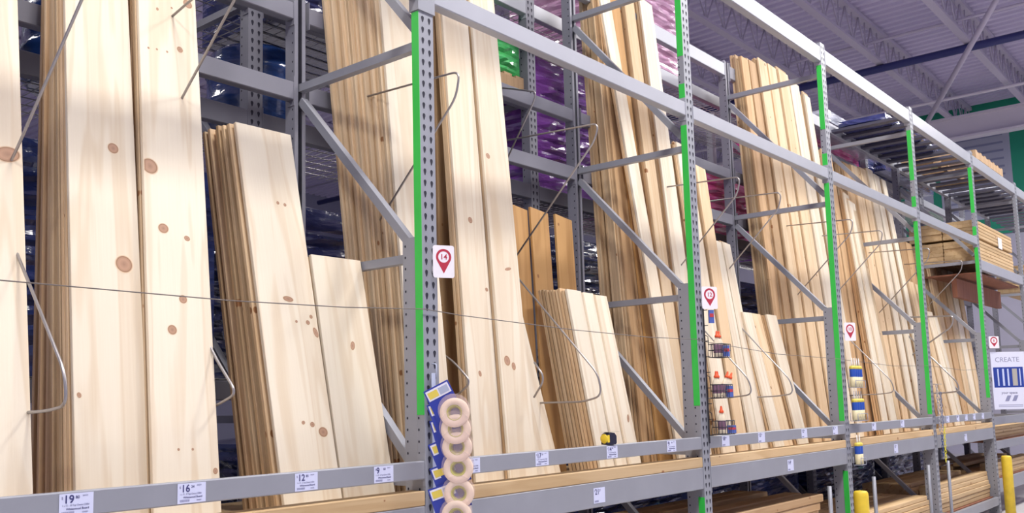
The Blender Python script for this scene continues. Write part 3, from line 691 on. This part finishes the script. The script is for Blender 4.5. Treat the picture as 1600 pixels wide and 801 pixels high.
for i, (z, x, tl, wh) in enumerate(packs):
    t = thing('tape_pack', f'blue carded tape roll pack hanging {wh} on the clip strip', 'tape pack', (x-0.01, -0.105, z), 'tape packs', (0, 0, math.radians(-55)))
    Mt = Matrix.Rotation(math.radians(-tl), 4, 'Y')
    b = BM(); R = 0.062; Ri = 0.034
    MR = Matrix.Translation((0.022, 0, -0.008)) @ Mt @ Matrix.Rotation(math.pi/2, 4, 'X')
    lathe(b, [(Ri, 0.004), (R, 0.004), (R+0.001, 0.010), (R+0.001, 0.034), (R, 0.038), (Ri, 0.038)], 28, 0, MR, closed=True)
    obj('tape_roll', b, TAPE, t)
    b = BM(); lathe(b, [(Ri-0.014, 0.012), (Ri-0.0005, 0.005), (Ri-0.0005, 0.037), (Ri-0.004, 0.034)], 24, 0, MR, closed=True)
    obj('core', b, CORE, t)
    b = BM(); box(b, (-0.068, -0.002, -0.080), (0.050, 0.0, 0.125), 0, Mt); cardo = obj('card', b, BLUEC, t)
    b = BM(); box(b, (-0.062, -0.0035, 0.073), (0.044, -0.0022, 0.118), 0, Mt); box(b, (-0.056, -0.0042, 0.080), (-0.011, -0.0036, 0.110), 1, Mt); box(b, (-0.005, -0.0042, 0.080), (0.038, -0.0036, 0.110), 2, Mt)
    obj('printed_header', b, [WHITEC, newmat('header_yellow', (0.75, 0.60, 0.10), 0.4), newmat('header_grey', (0.4, 0.45, 0.6), 0.4)] if i == 0 else [bpy.data.materials['card_white'], bpy.data.materials['header_yellow'], bpy.data.materials['header_grey']], cardo)
    b = BM()
    pts = [(0.020+0.068*math.cos(a)*1.0, -0.006+0.070*math.sin(a)) for a in [k*math.pi/10 for k in range(20)]]
    poly_prism(b, pts, 'y', -0.046, -0.0025, 0, Mt); obj('film_blister', b, FILM, t)
    b = BM(); box(b, (-0.03, -0.001, -0.05), (0.025, 0.0, 0.0), 0, Mt @ Matrix.Translation((0, -0.006, 0.03))); b.free()

# ---------------------------------------------------------------- glue baskets at the sign 12 post
ORANGE = newmat('orange_cap', (0.85, 0.10, 0.02), 0.4); GLUEB = newmat('cream_bottle', (0.80, 0.70, 0.52), 0.35); GLAB = newmat('bottle_label', (0.20, 0.10, 0.16), 0.4); BLUEP = newmat('blue_packet', (0.08, 0.13, 0.42), 0.35); REDP = newmat('red_print', (0.5, 0.05, 0.06), 0.4)
b = BM(); box(b, (-0.006, -0.004, 0), (0.006, 0, 0.90))
for i in range(9): tube(b, [(0, -0.004, 0.05+i*0.1), (0, -0.03, 0.05+i*0.1)], 0.003, 6)
tag(obj('basket_rail', b, BLACK, loc=(2.592, -0.004, 1.22)), 'black rail with pegs holding the glue baskets', 'rail')
def basket(x, z, where, w=0.13, d=0.09, h=0.085):
    b = BM(); r = 0.0028
    for zz in (0.0, 0.045, h):
        tube(b, [(0, 0, zz), (w, 0, zz), (w, -d, zz), (0, -d, zz)], r, 6, closed=True)
    for k in range(6):
        xx = w*k/5; tube(b, [(xx, 0, h), (xx, 0, 0), (xx, -d, 0), (xx, -d, h)], r*0.8, 5)
    for k in range(1, 4):
        yy = -d*k/4; tube(b, [(0, yy, h), (0, yy, 0), (w, yy, 0), (w, yy, h)], r*0.8, 5)
    tube(b, [(0.0, 0.0, h), (0.0, 0.0, h+0.05), (0.0, 0.02, h+0.06)], r, 6)
    o = obj('wire_basket', b, BLACK, loc=(x, -0.02, z)); tag(o, f'small black wire basket {where}', 'basket')
def glue(x, y, z, label, tilt=0.0, s=1.0):
    t = thing('glue_bottle', label, 'glue bottle', (x, y, z), 'glue bottles', (0, tilt, math.radians(-35)))
    Ms = Matrix.Diagonal((1, 0.6, 1, 1)) @ Matrix.Scale(s, 4)
    b = BM(); lathe(b, [(0.020, 0), (0.026, 0.004), (0.027, 0.02), (0.026, 0.085), (0.020, 0.105), (0.012, 0.118), (0.012, 0.122)], 18, 0, Ms); bo = obj('bottle', b, GLUEB, t)
    b = BM(); lathe(b, [(0.014, 0.1225), (0.014, 0.134), (0.009, 0.139), (0.006, 0.158), (0.004, 0.165)], 14, 0, Matrix.Scale(s, 4)); obj('nozzle_cap', b, ORANGE, t)
    b = BM(); lathe(b, [(0.0275, 0.022), (0.0278, 0.024), (0.0278, 0.075), (0.0275, 0.077)], 18, 0, Ms, closed=False); obj('bottle_label', b, GLAB, bo)
def packet(x, y, z, label, w=0.045, h=0.07):
    t = thing('glue_packet', label, 'packet', (x, y, z), 'blue glue packets', (0, 0, math.radians(-35)))
    b = BM(); box(b, (0, -0.012, 0), (w, 0, h)); obj('card', b, BLUEP, t)
    b = BM(); box(b, (0.004, -0.0135, h*0.45), (w-0.004, -0.0122, h*0.72)); obj('print', b, REDP, t)
for (z, where) in ((1.765, 'topmost beside the sign 12 post'), (1.505, 'in the middle beside the sign 12 post'), (1.275, 'lowest, just above the guard beam')): basket(2.61, z, where)
glue(2.695, -0.055, 1.772, 'orange capped glue bottle standing in the topmost basket', s=1.0)
glue(2.665, -0.055, 1.772, 'orange capped glue bottle tucked behind another in the topmost basket')
packet(2.675, -0.085, 1.770, 'small blue packet in the topmost basket')
glue(2.635, -0.05, 1.512, 'orange capped glue bottle at the post end of the middle basket')
glue(2.665, -0.045, 1.512, 'orange capped glue bottle second in the middle basket')
glue(2.695, -0.065, 1.515, 'orange capped glue bottle leaning in the middle basket', 0.25)
glue(2.715, -0.06, 1.515, 'orange capped glue bottle leaning outermost in the middle basket', 0.4)
packet(2.685, -0.09, 1.510, 'small blue packet in the middle basket')
glue(2.645, -0.07, 1.282, 'orange capped glue bottle alone in the lowest basket', s=1.05)
packet(2.690, -0.08, 1.280, 'blue and red packet lying in the lowest basket', 0.06, 0.05)
packet(2.60, -0.035, 1.985, 'tiny dark blue packet hooked below the 12 sign', 0.035, 0.085)

# ---------------------------------------------------------------- caulk tubes at the sign 10 post
TUBEB = newmat('caulk_white', (0.82, 0.80, 0.78), 0.35); TBLUE = newmat('caulk_blue', (0.02, 0.08, 0.42), 0.35); TYEL = newmat('caulk_yellow', (0.75, 0.62, 0.10), 0.4); TCREAM = newmat('caulk_cream', (0.66, 0.58, 0.35), 0.4); RACKB = newmat('clip_rack', (0.30, 0.32, 0.40), 0.3)
def caulk(x, y, z, label, tilt=0.0):
    t = thing('caulk_tube', label, 'caulk tube', (x, y, z), 'caulk tubes', (0, tilt, 0))
    b = BM(); lathe(b, [(0.022, 0), (0.024, 0.004), (0.024, 0.085)], 16); obj('cream_band', b, TCREAM, t)
    b = BM(); lathe(b, [(0.024, 0.0855), (0.0242, 0.087), (0.0242, 0.150), (0.024, 0.151)], 16); obj('blue_label', b, TBLUE, t)
    b = BM(); lathe(b, [(0.0245, 0.1515), (0.0245, 0.172), (0.018, 0.178), (0.008, 0.180)], 16); obj('yellow_shoulder', b, TYEL, t)
    b = BM(); lathe(b, [(0.0075, 0.1805), (0.006, 0.20), (0.003, 0.245)], 12); obj('nozzle', b, TUBEB, t)
rowz = [(1.578, 4, 'top rack'), (1.30, 4, 'middle rack'), (0.935, 2, 'lowest rack')]
pos = ['nearest the post', 'second from the post', 'third from the post', 'outermost']
for (z, cnt, nm) in rowz:
    t = thing('tube_rack', f'small clear {nm} clipped beside the sign 10 post holding caulk tubes', 'rack', (5.115, -0.01, z-0.012))
    b = BM(); w = 0.056*cnt+0.01
    box(b, (0, -0.062, 0), (w, 0.0, 0.004)); obj('tray', b, RACKB, t)
    b = BM(); tube(b, [(0, -0.062, 0.06), (w, -0.062, 0.06)], 0.003, 6); tube(b, [(0, -0.062, 0.0), (0, -0.062, 0.06)], 0.003, 6); tube(b, [(w, -0.062, 0.0), (w, -0.062, 0.06)], 0.003, 6); tube(b, [(0, 0, 0.0), (0, 0, 0.07)], 0.003, 6)
    obj('rail', b, RACKB, t)
    for k in range(cnt):
        caulk(5.15+0.055*k, -0.038, z-0.006, f'blue banded caulk tube {pos[k] if cnt == 4 else pos[(0, 3)[k]]} in the {nm}')

# ---------------------------------------------------------------- chains, tape measure, poster, bollards
CH = newmat('chain_metal', (0.42, 0.42, 0.46), 0.35, 0.6); CHY = newmat('yellow_strap', (0.75, 0.68, 0.05), 0.5); CHB = newmat('dark_blue_strap', (0.04, 0.07, 0.2), 0.5)
def chain(x, y, z0, z1, mat, label, sway=0.0):
    b = BM(); z = z1; i = 0
    while z > z0:
        c = Vector((x+sway*(z1-z), y, z)); pts = []
        for k in range(10):
            a = 2*math.pi*k/10; u = 0.009*math.cos(a); v = 0.020*math.sin(a)
            pts.append(c+Vector((u, 0, v)) if i % 2 else c+Vector((0, u, v)))
        tube(b, pts, 0.0035, 5, closed=True); z -= 0.030; i += 1
    tag(obj('hanging_chain', b, mat), label, 'chain')
chain(7.62, -0.03, 1.10, 1.58, CH, 'grey metal chain hanging nearest the fourth post')
chain(7.68, -0.04, 1.12, 1.50, CH, 'grey metal chain hanging beside another grey chain')
chain(7.74, -0.03, 1.14, 1.50, CHB, 'dark blue chain hanging above the guard beam')
chain(7.66, -0.035, 0.86, 1.08, CHB, 'dark blue chain dangling over the deck beam')
chain(7.76, -0.035, 0.80, 1.14, CHY, 'yellow chain dangling over the deck beam', -0.08)
b = BM(); tube(b, arc_pts([(7.595, -0.002, 1.60), (7.60, -0.03, 1.60), (7.80, -0.03, 1.60)], 0.01), 0.004, 6)
tag(obj('peg_hook', b, WIRE), 'straight wire hook the chains hang from', 'hook')
# tape measure
t = thing('tape_measure', 'black and yellow tape measure lying on the guard beam', 'tape measure', (1.425, 0.022, 1.2655), rot=(0, 0, math.radians(-8)))
b = BM()
pts = [(0, 0), (0.07, 0), (0.078, 0.008), (0.078, 0.045), (0.062, 0.062), (0.03, 0.066), (0.008, 0.056), (0, 0.04)]
poly_prism(b, pts, 'y', -0.022, 0.022); obj('case', b, newmat('case_black', (0.01, 0.01, 0.03), 0.35), t)
b = BM(); Mf = Matrix.Translation((-0.0045, 0, 0.032)) @ Matrix.Rotation(math.pi/2, 4, 'Y')
lathe(b, [(0.004, 0), (0.024, 0), (0.026, 0.003), (0.026, 0.005)], 20, 0, Mf); obj('yellow_face', b, YELLOW, t)
b = BM(); box(b, (0.002, -0.0226, 0.012), (0.020, -0.0221, 0.052)); obj('side_badge', b, YELLOW, t)
b = BM(); box(b, (-0.01, -0.012, 0.0675), (0.115, 0.012, 0.0685)); obj('blade', b, newmat('blade_steel', (0.35, 0.33, 0.22), 0.3, 0.4), t)
# poster on its own holder
t = thing('poster_sign', 'white poster with a dark blue photo panel hung beside the last green post', 'poster', (10.11, -0.012, 1.29), rot=(0, 0, math.radians(-50)))
PWD = 0.42
b = BM(); box(b, (0, -0.004, 0), (PWD, 0, 0.71)); sheet = obj('sheet', b, newmat('poster_white', (0.72, 0.74, 0.88), 0.35), t)
PB = newmat('poster_blue', (0.02, 0.05, 0.30), 0.3); PL = newmat('poster_light', (0.55, 0.62, 0.85), 0.3); PG = newmat('poster_tan', (0.42, 0.40, 0.36), 0.4)
b = BM(); box(b, (0.03, -0.005, 0.27), (0.57, -0.0041, 0.52), 0)
for (a0, a1, m) in ((0.10, 0.125, 1), (0.19, 0.225, 1), (0.28, 0.31, 1), (0.37, 0.46, 2), (0.50, 0.52, 1)): box(b, (a0, -0.0058, 0.29), (a1, -0.0051, 0.50), m)
pp = obj('photo_panel', b, [PB, PL, PG], t); pp.scale = (0.68, 1, 1)
text_mesh('title_text', 'CREATE', 0.085, GREYINK, t, (0.05, -0.0050, 0.585))
text_mesh('caption_text', 'your space', 0.045, INK, t, (0.10, -0.0050, 0.19))
b = BM()
for q in (0.20, 0.33):
    poly_prism(b, [(q, 0.10), (q+0.07, 0.10), (q+0.12, 0.17), (q+0.05, 0.17)], 'y', -0.0055, -0.0041)
for zz in (0.05, 0.032): box(b, (0.08, -0.0052, zz), (0.52, -0.0041, zz+0.007))
pm = obj('printed_marks', b, GREYINK, t); pm.scale = (0.68, 1, 1)
def bollard(x, label):
    b = BM(); lathe(b, [(0.058, 0), (0.058, 0.70), (0.056, 0.725), (0.046, 0.74), (0.0, 0.745)], 24)
    o = obj('bollard', b, noisy('worn_yellow', (0.78, 0.56, 0.04), 0.5, 0, 9, 0.25), loc=(x, -0.14, 0)); tag(o, label, 'bollard')
bollard(4.86, 'yellow steel bollard under the caulk tubes')
bollard(9.90, 'yellow steel bollard under the white poster')
bollard(2.36, 'yellow steel bollard near the post with glue baskets') if False else None

# ---------------------------------------------------------------- lumber on the bottom shelf
def lboard(L_, w, h, mat):
    b = BM(); c = 0.006
    poly_prism(b, [(c, 0), (w-c, 0), (w, c), (w, h-c), (w-c, h), (c, h), (0, h-c), (0, c)], 'z', 0, L_)
    return mesh('lumber', b, mat)
LM = {}
def pile(x0, L_, z0, rows, cols, w, h, mat, where, drop=0.0):
    key = (L_, w, h, mat.name)
    if key not in LM: LM[key] = lboard(L_, w, h, mat)
    for r in range(rows):
        for c in range(cols):
            if r >= rows-2 and random.random() < 0.2 and c: continue
            o = bpy.data.objects.new('lumber_board', LM[key]); C.objects.link(o)
            dx = random.uniform(-0.03, 0.14)*(0.4 if L_ < 2 else 0.25)+0.0
            # local x -> world y, local y -> world z, local z -> world x
            Mx = Matrix(((0, 0, 1), (1, 0, 0), (0, 1, 0))).to_4x4()
            Mx.translation = Vector((x0+dx, 0.10+c*(w+0.006)+(random.uniform(-0.035, 0.0) if c == 0 else 0), z0+r*(h+0.001))); o.matrix_world = Mx
            tag(o, f'lumber board in the pile {where}', 'lumber', f'lumber pile {where}')
b = None
for k, where in bays[:6]:
    x0 = k*P+PW
    b = BM(); zz = 0.2405 if k < 4 else 0.4405
    box(b, (x0, 0.06, zz-0.02), (x0+P-PW, YR-0.01, zz))
    tag(obj('bottom_deck', b, REDW), f'dark wooden bottom shelf board {where}', 'shelf board')
pile(2.62, 1.95, 0.242, 8, 5, 0.14, 0.060, PINE_R, 'below the deck between signs 12 and 10')
pile(5.16, 2.28, 0.242, 5, 5, 0.14, 0.045, LUMB, 'below the deck between sign 10 and the chains')
pile(7.66, 2.28, 0.242, 6, 5, 0.14, 0.050, LUMB, 'below the deck between the chains and the poster')
pile(10.16, 2.28, 0.442, 4, 5, 0.14, 0.045, LUMB, 'on the bottom shelf past the poster')
pile(0.16, 2.28, 0.242, 5, 5, 0.14, 0.045, PINE_R, 'below the deck between signs 14 and 12')
# lumber lying on the middle shelf past the poster
for k in (4, 5):
    b = BM(); box(b, (k*P+PW, 0.06, 0.881), (k*P+P, YR-0.01, 0.901)); tag(obj('shelf_deck', b, REDW), f'dark wooden shelf board {["past the white poster", "at the rack end"][k-4]}', 'shelf board')
pile(10.16, 2.25, 0.903, 4, 5, 0.14, 0.04, LUMB, 'on the middle shelf past the poster')
for x, wh in ((4.52, 'before the bollard under the caulk tubes'), (5.55, 'past the bollard under the caulk tubes'), (7.15, 'before the post with the chains'), (7.86, 'past the post with the chains')):
    b = BM(); tube(b, arc_pts([(0, 0.3, 0.245), (0, -0.02, 0.245), (0, -0.02, 0.80)], 0.03), 0.016, 10)
    tag(obj('shelf_stanchion', b, STEEL, loc=(x, -0.0, 0)), f'upright grey pipe divider on the bottom shelf {wh}', 'divider post')

# ---------------------------------------------------------------- stacked lumber unit on the high shelf past the poster
b = BM(); box(b, (10.12, 0.06, 3.0), (12.48, YR-0.01, 3.02)); tag(obj('high_shelf_board', b, REDW), 'dark red brown board decking under the strapped lumber unit', 'shelf board')
b = BM(); box(b, (10.10, 0.30, 2.72), (12.48, 0.36, 2.96)); tag(obj('hanging_shelf_board', b, REDW), 'red brown plank under the high shelf past the poster', 'plank')
for r in range(11):
    for c in range(2):
        key = ('unit', c)
        if key not in LM: LM[key] = lboard(2.0+0.12*c, 0.40, 0.043, LUMB)
        o = bpy.data.objects.new('unit_board', LM[key]); C.objects.link(o)
        Mx = Matrix(((0, 0, 1), (1, 0, 0), (0, 1, 0))).to_4x4(); Mx.translation = Vector((10.16+random.uniform(0, 0.02), 0.04+c*0.41, 3.18+r*0.0445+(0.03 if r > 5 else 0))); o.matrix_world = Mx
        tag(o, 'wide board strapped in the lumber unit on the high shelf', 'lumber', 'boards of the high strapped unit')
b = BM(); box(b, (11.30, 0.028, 3.45), (11.50, 0.034, 3.60)); tag(obj('unit_tag', b, CARD), 'white paper tag on the high strapped lumber unit', 'tag')

# ---------------------------------------------------------------- top deck and pallet
for i in range(30):
    x = 7.66+i*0.32
    if x > 17: break
    b = BM(); poly_prism(b, [(0, 0), (0.10, 0), (0.10, 0.03), (0.06, 0.03), (0.06, 0.004), (0.04, 0.004), (0.04, 0.03), (0, 0.03)], 'y', 0.0, 0.86)
    tag(obj('deck_channel', b, DECKM, loc=(x, 0.065, 4.49)), 'grey steel channel spanning front to back under the top loads', 'deck channel', 'channels of the top deck')
def sheets(x0, x1, y0, y1, z, n, mat, label, cat='wrapped load', dz=0.045):
    """wrapped load: bulging stacked bundle with wrinkled sides"""
    b = BM(); H = n*dz
    nx, ny, nz = 16, 10, max(4, n*2)
    def pt(u, v, w_):
        return Vector((x0+(x1-x0)*u, y0+(y1-y0)*v, z+H*w_))
    def face(fn, a, c, nrm):
        g = []
        for i in range(a+1):
            row = []
            for j in range(c+1):
                p = fn(i/a, j/c); lay = abs(math.sin(p.z/dz*math.pi/2))
                ed = min(1, 6*min(i/a, 1-i/a))*min(1, 6*min(j/c, 1-j/c))
                p = p+nrm*ed*(0.03*lay+0.02*random.random())
                row.append(b.verts.new(p))
            g.append(row)
        for i in range(a):
            for j in range(c):
                b.faces.new((g[i][j], g[i+1][j], g[i+1][j+1], g[i][j+1])).smooth = False
    face(lambda u, v: pt(u, 0, v), nx, nz, Vector((0, -1, 0))); face(lambda u, v: pt(u, 1, v), nx, nz, Vector((0, 1, 0)))
    face(lambda u, v: pt(0, u, v), ny, nz, Vector((-1, 0, 0))); face(lambda u, v: pt(1, u, v), ny, nz, Vector((1, 0, 0)))
    face(lambda u, v: pt(u, v, 0), nx, ny, Vector((0, 0, -0.1))); face(lambda u, v: pt(u, v, 1), nx, ny, Vector((0, 0, 1)))
    bmesh.ops.remove_doubles(b, verts=b.verts[:], dist=0.0005)
    return tag(obj('wrapped_load', b, mat), label, cat)
def pallet(x, y, z, w, d, label):
    t = thing('pallet', label, 'pallet', (x, y, z))
    for i in range(7):
        b = BM(); box(b, (i*(w-0.09)/6, 0, 0.11), (i*(w-0.09)/6+0.09, d, 0.128)); obj('deck_slat', b, PALLETW, t)
    for i in range(3):
        b = BM(); box(b, (0, i*(d-0.04)/2, 0.018), (w, i*(d-0.04)/2+0.04, 0.11)); obj('stringer', b, PALLETW, t)
    for i in range(3):
        b = BM(); box(b, (i*(w-0.1)/2, 0, 0), (i*(w-0.1)/2+0.1, d, 0.018)); obj('bottom_slat', b, PALLETW, t)
    return t
for (xa, xb, m, lb) in ((7.75, 9.85, DBLUE2, 'flat dark wrapped load on the top deck past the chain post'), (10.15, 12.4, DBLUE2, 'flat dark wrapped load on the top deck under the pallet'), (12.7, 14.9, CLEARW, 'flat clear wrapped load at the end of the top deck')):
    sheets(xa, xb, 0.32, 0.84, 4.525, 2, m, lb) if xa != 10.15 else sheets(xa, xb, 1.08, 1.24, 4.525, 3, m, lb)
pallet(10.4, 0.02, 4.525, 1.5, 1.0, 'wooden pallet overhanging the top beam past the chains')
sheets(7.7, 9.9, 0.95, 1.9, 4.66, 3, CLEARW, 'low clear wrapped load on the top deck behind the chain post')

# ---------------------------------------------------------------- the rack standing back to back behind
Y2 = 1.29
for n in range(-1, 7):
    x = n*P
    t = thing('rear_rack_frame', f'grey perforated frame of the rack behind, {["near the rack start","behind sign 14","behind sign 12","behind sign 10","behind the chains","behind the poster","past the poster","at its far end"][n+1]}', 'upright frame', (x, Y2, 0), 'frames of the rack behind')
    obj('front_post', post_bm(0, 5.0, 0.075), [STEEL2, DARK], t)
    obj('rear_post', post_bm(0, 5.0, 0.075, False), [STEEL2, DARK], t, (0, 1.0, 0))
    for k in range(4):
        b = BM(); strut(b, (0.05, 0.08, 0.3+k*1.15), (0.05, 1.0, 0.3+k*1.15)); obj('horizontal_brace', b, STEEL2, t)
        b = BM(); strut(b, (0.05, 1.0, 1.38+k*1.15), (0.05, 0.08, 0.38+k*1.15)); obj('diagonal_brace', b, STEEL2, t)
for k in range(-1, 6):
    x0, x1 = k*P+PW, (k+1)*P
    wh = ['near the rack start', 'between signs 14 and 12', 'between signs 12 and 10', 'between sign 10 and the chains', 'between chains and poster', 'past the poster', 'at its far end'][k+1]
    lv = [(3.00, 3.11), (4.42, 4.53), (1.55, 1.65)]
    if k <= 0: lv.append((3.68, 3.77))
    for (z0, z1) in lv:
        beam('rear_rack_beam', f'beam of the rack behind at {z1:.1f} m, {wh}'.replace(' m,', ' metres,'), x0, x1, Y2, z0, z1, 0.05, WHITEST if z1 > 4 else STEEL2, 'beams of the rack behind')
        b = BM()
        yy = 0.06
        while yy < 1.0: tube(b, [(0.02, yy, 0), (x1-x0-0.02, yy, 0)], 0.0035, 4); yy += 0.12
        xx = 0.03
        while xx < x1-x0: tube(b, [(xx, 0.05, 0.006), (xx, 1.0, 0.006)], 0.0035, 4); xx += 0.07
        tag(obj('wire_deck', b, WIRE, loc=(x0, Y2, z1+0.005)), f'wire deck on the rack behind, {z1:.1f} metres up {wh}', 'wire deck', 'wire decks of the rack behind')
# loads on the rack behind
pallet(1.55, Y2+0.02, 3.785, 0.92, 0.95, 'wooden pallet under the green load')
sheets(1.57, 2.45, Y2+0.04, 2.2, 3.914, 7, GREENW, 'bright green wrapped load on a pallet under the middle beam')
sheets(2.66, 4.0, Y2+0.08, 2.25, 3.13, 23, PURPLE, 'tall purple plastic wrapped load beside the sign 12 rear post')
sheets(0.3, 1.45, Y2+0.05, 2.2, 3.78, 10, DBLUE2, 'slate wrapped load behind the tall pale boards')
sheets(5.16, 7.3, Y2+0.06, 2.25, 3.13, 14, MAGENTA, 'magenta wrapped load low beyond the sign 12 post')
sheets(3.45, 4.95, Y2+0.02, 2.2, 4.545, 18, PINKW, 'pink wrapped load on top level beside the sign 12 post')
sheets(0.4, 2.4, Y2+0.06, 2.2, 4.545, 12, CLEARW, 'clear wrapped load on the top level above the green load')
sheets(7.68, 9.9, Y2+0.06, 2.2, 3.13, 16, PURPLE, 'purple wrapped load behind the chain post')
sheets(7.68, 9.9, Y2+0.06, 2.2, 4.545, 6, MAGENTA, 'magenta wrapped load on the top level behind the chain post')
sheets(10.2, 12.4, Y2+0.06, 2.2, 4.545, 5, DBLUE2, 'slate wrapped load on the top level behind the poster')
sheets(4.15, 4.9, Y2+0.06, 2.2, 3.13, 12, PINKW, 'pale pink wrapped load beside the tall purple load')
b = BM()
lowl = ['navy wrapped load low behind the wide boards', 'navy wrapped load low behind the tape packs', 'navy wrapped load low behind the glue baskets', 'navy wrapped load low behind the caulk tubes', 'navy wrapped load low behind the chains', 'navy wrapped load low behind the poster']
b.free()
for k in range(-1, 5):  # loads added as a dark navy backdrop where light hardly reaches
    x0 = k*P+PW+0.08
    sheets(x0, x0+P-PW-0.2, Y2+0.12, 2.2, 1.67, 22+(k*3) % 5, DBLUE if k % 2 else DBLUE2, lowl[k+1])
    sheets(x0, x0+P-PW-0.2, Y2+0.12, 2.2, 0.05, 28, DBLUE, lowl[k+1].replace('low', 'at floor level'))
# blue drums behind the waist high stack
for i, (x, y, h) in enumerate(((-2.0, 1.75, 0.50), (-1.35, 1.75, 0.50), (-0.72, 1.7, 0.50), (-0.12-0.05+0.55, 1.75, 0.5))):
    t = thing('plastic_drum', f'dark blue plastic drum on the rack behind, {["first from the rack start","second from the rack start","beside the frame behind sign 14","just past the frame behind sign 14"][i]}', 'drum', (x, y, 3.122))
    b = BM(); lathe(b, [(0.25, 0), (0.28, 0.03), (0.285, 0.15), (0.295, 0.16), (0.295, 0.19), (0.285, 0.20), (0.285, 0.34), (0.295, 0.35), (0.295, 0.38), (0.285, 0.39), (0.27, 0.47), (0.24, h)], 28); obj('shell', b, DRUMB, t)
    b = BM(); lathe(b, [(0.04, h+0.0005), (0.04, h+0.02), (0.0, h+0.022)], 12); obj('bung', b, CARD, t)
# small blue bucket behind the amber boards
t = thing('blue_bucket', 'bright blue bucket with white print above the amber boards', 'bucket', (2.25, 1.62, 2.70))
b = BM(); lathe(b, [(0.13, 0), (0.145, 0.26), (0.151, 0.265), (0.151, 0.29), (0.0, 0.292)], 24); obj('pail', b, newmat('bucket_blue', (0.02, 0.16, 0.60), 0.35), t)
b = BM(); Mz = Matrix.Rotation(math.radians(-135), 4, 'Z')
for q in (0, 0.05): box(b, (0.137, -0.045+q, 0.12), (0.147, -0.010+q, 0.20), 0, Mz)
obj('white_print', b, CARD, t)

# bright wrapped bundle catching the lamp light
sheets(-1.5, -0.95, 2.6, 3.0, 3.5, 6, CLEARW, 'crumpled clear plastic bundle beyond the drums')

# racks further away, seen past the white poster
for n, (fx, fy) in enumerate(((15.0, 0.3), (17.5, 0.3))):
    pass
sheets(15.2, 17.4, 0.1, 0.9, 3.2, 10, LUMB, 'distant stacked lumber past the end of the rack', 'lumber stack')
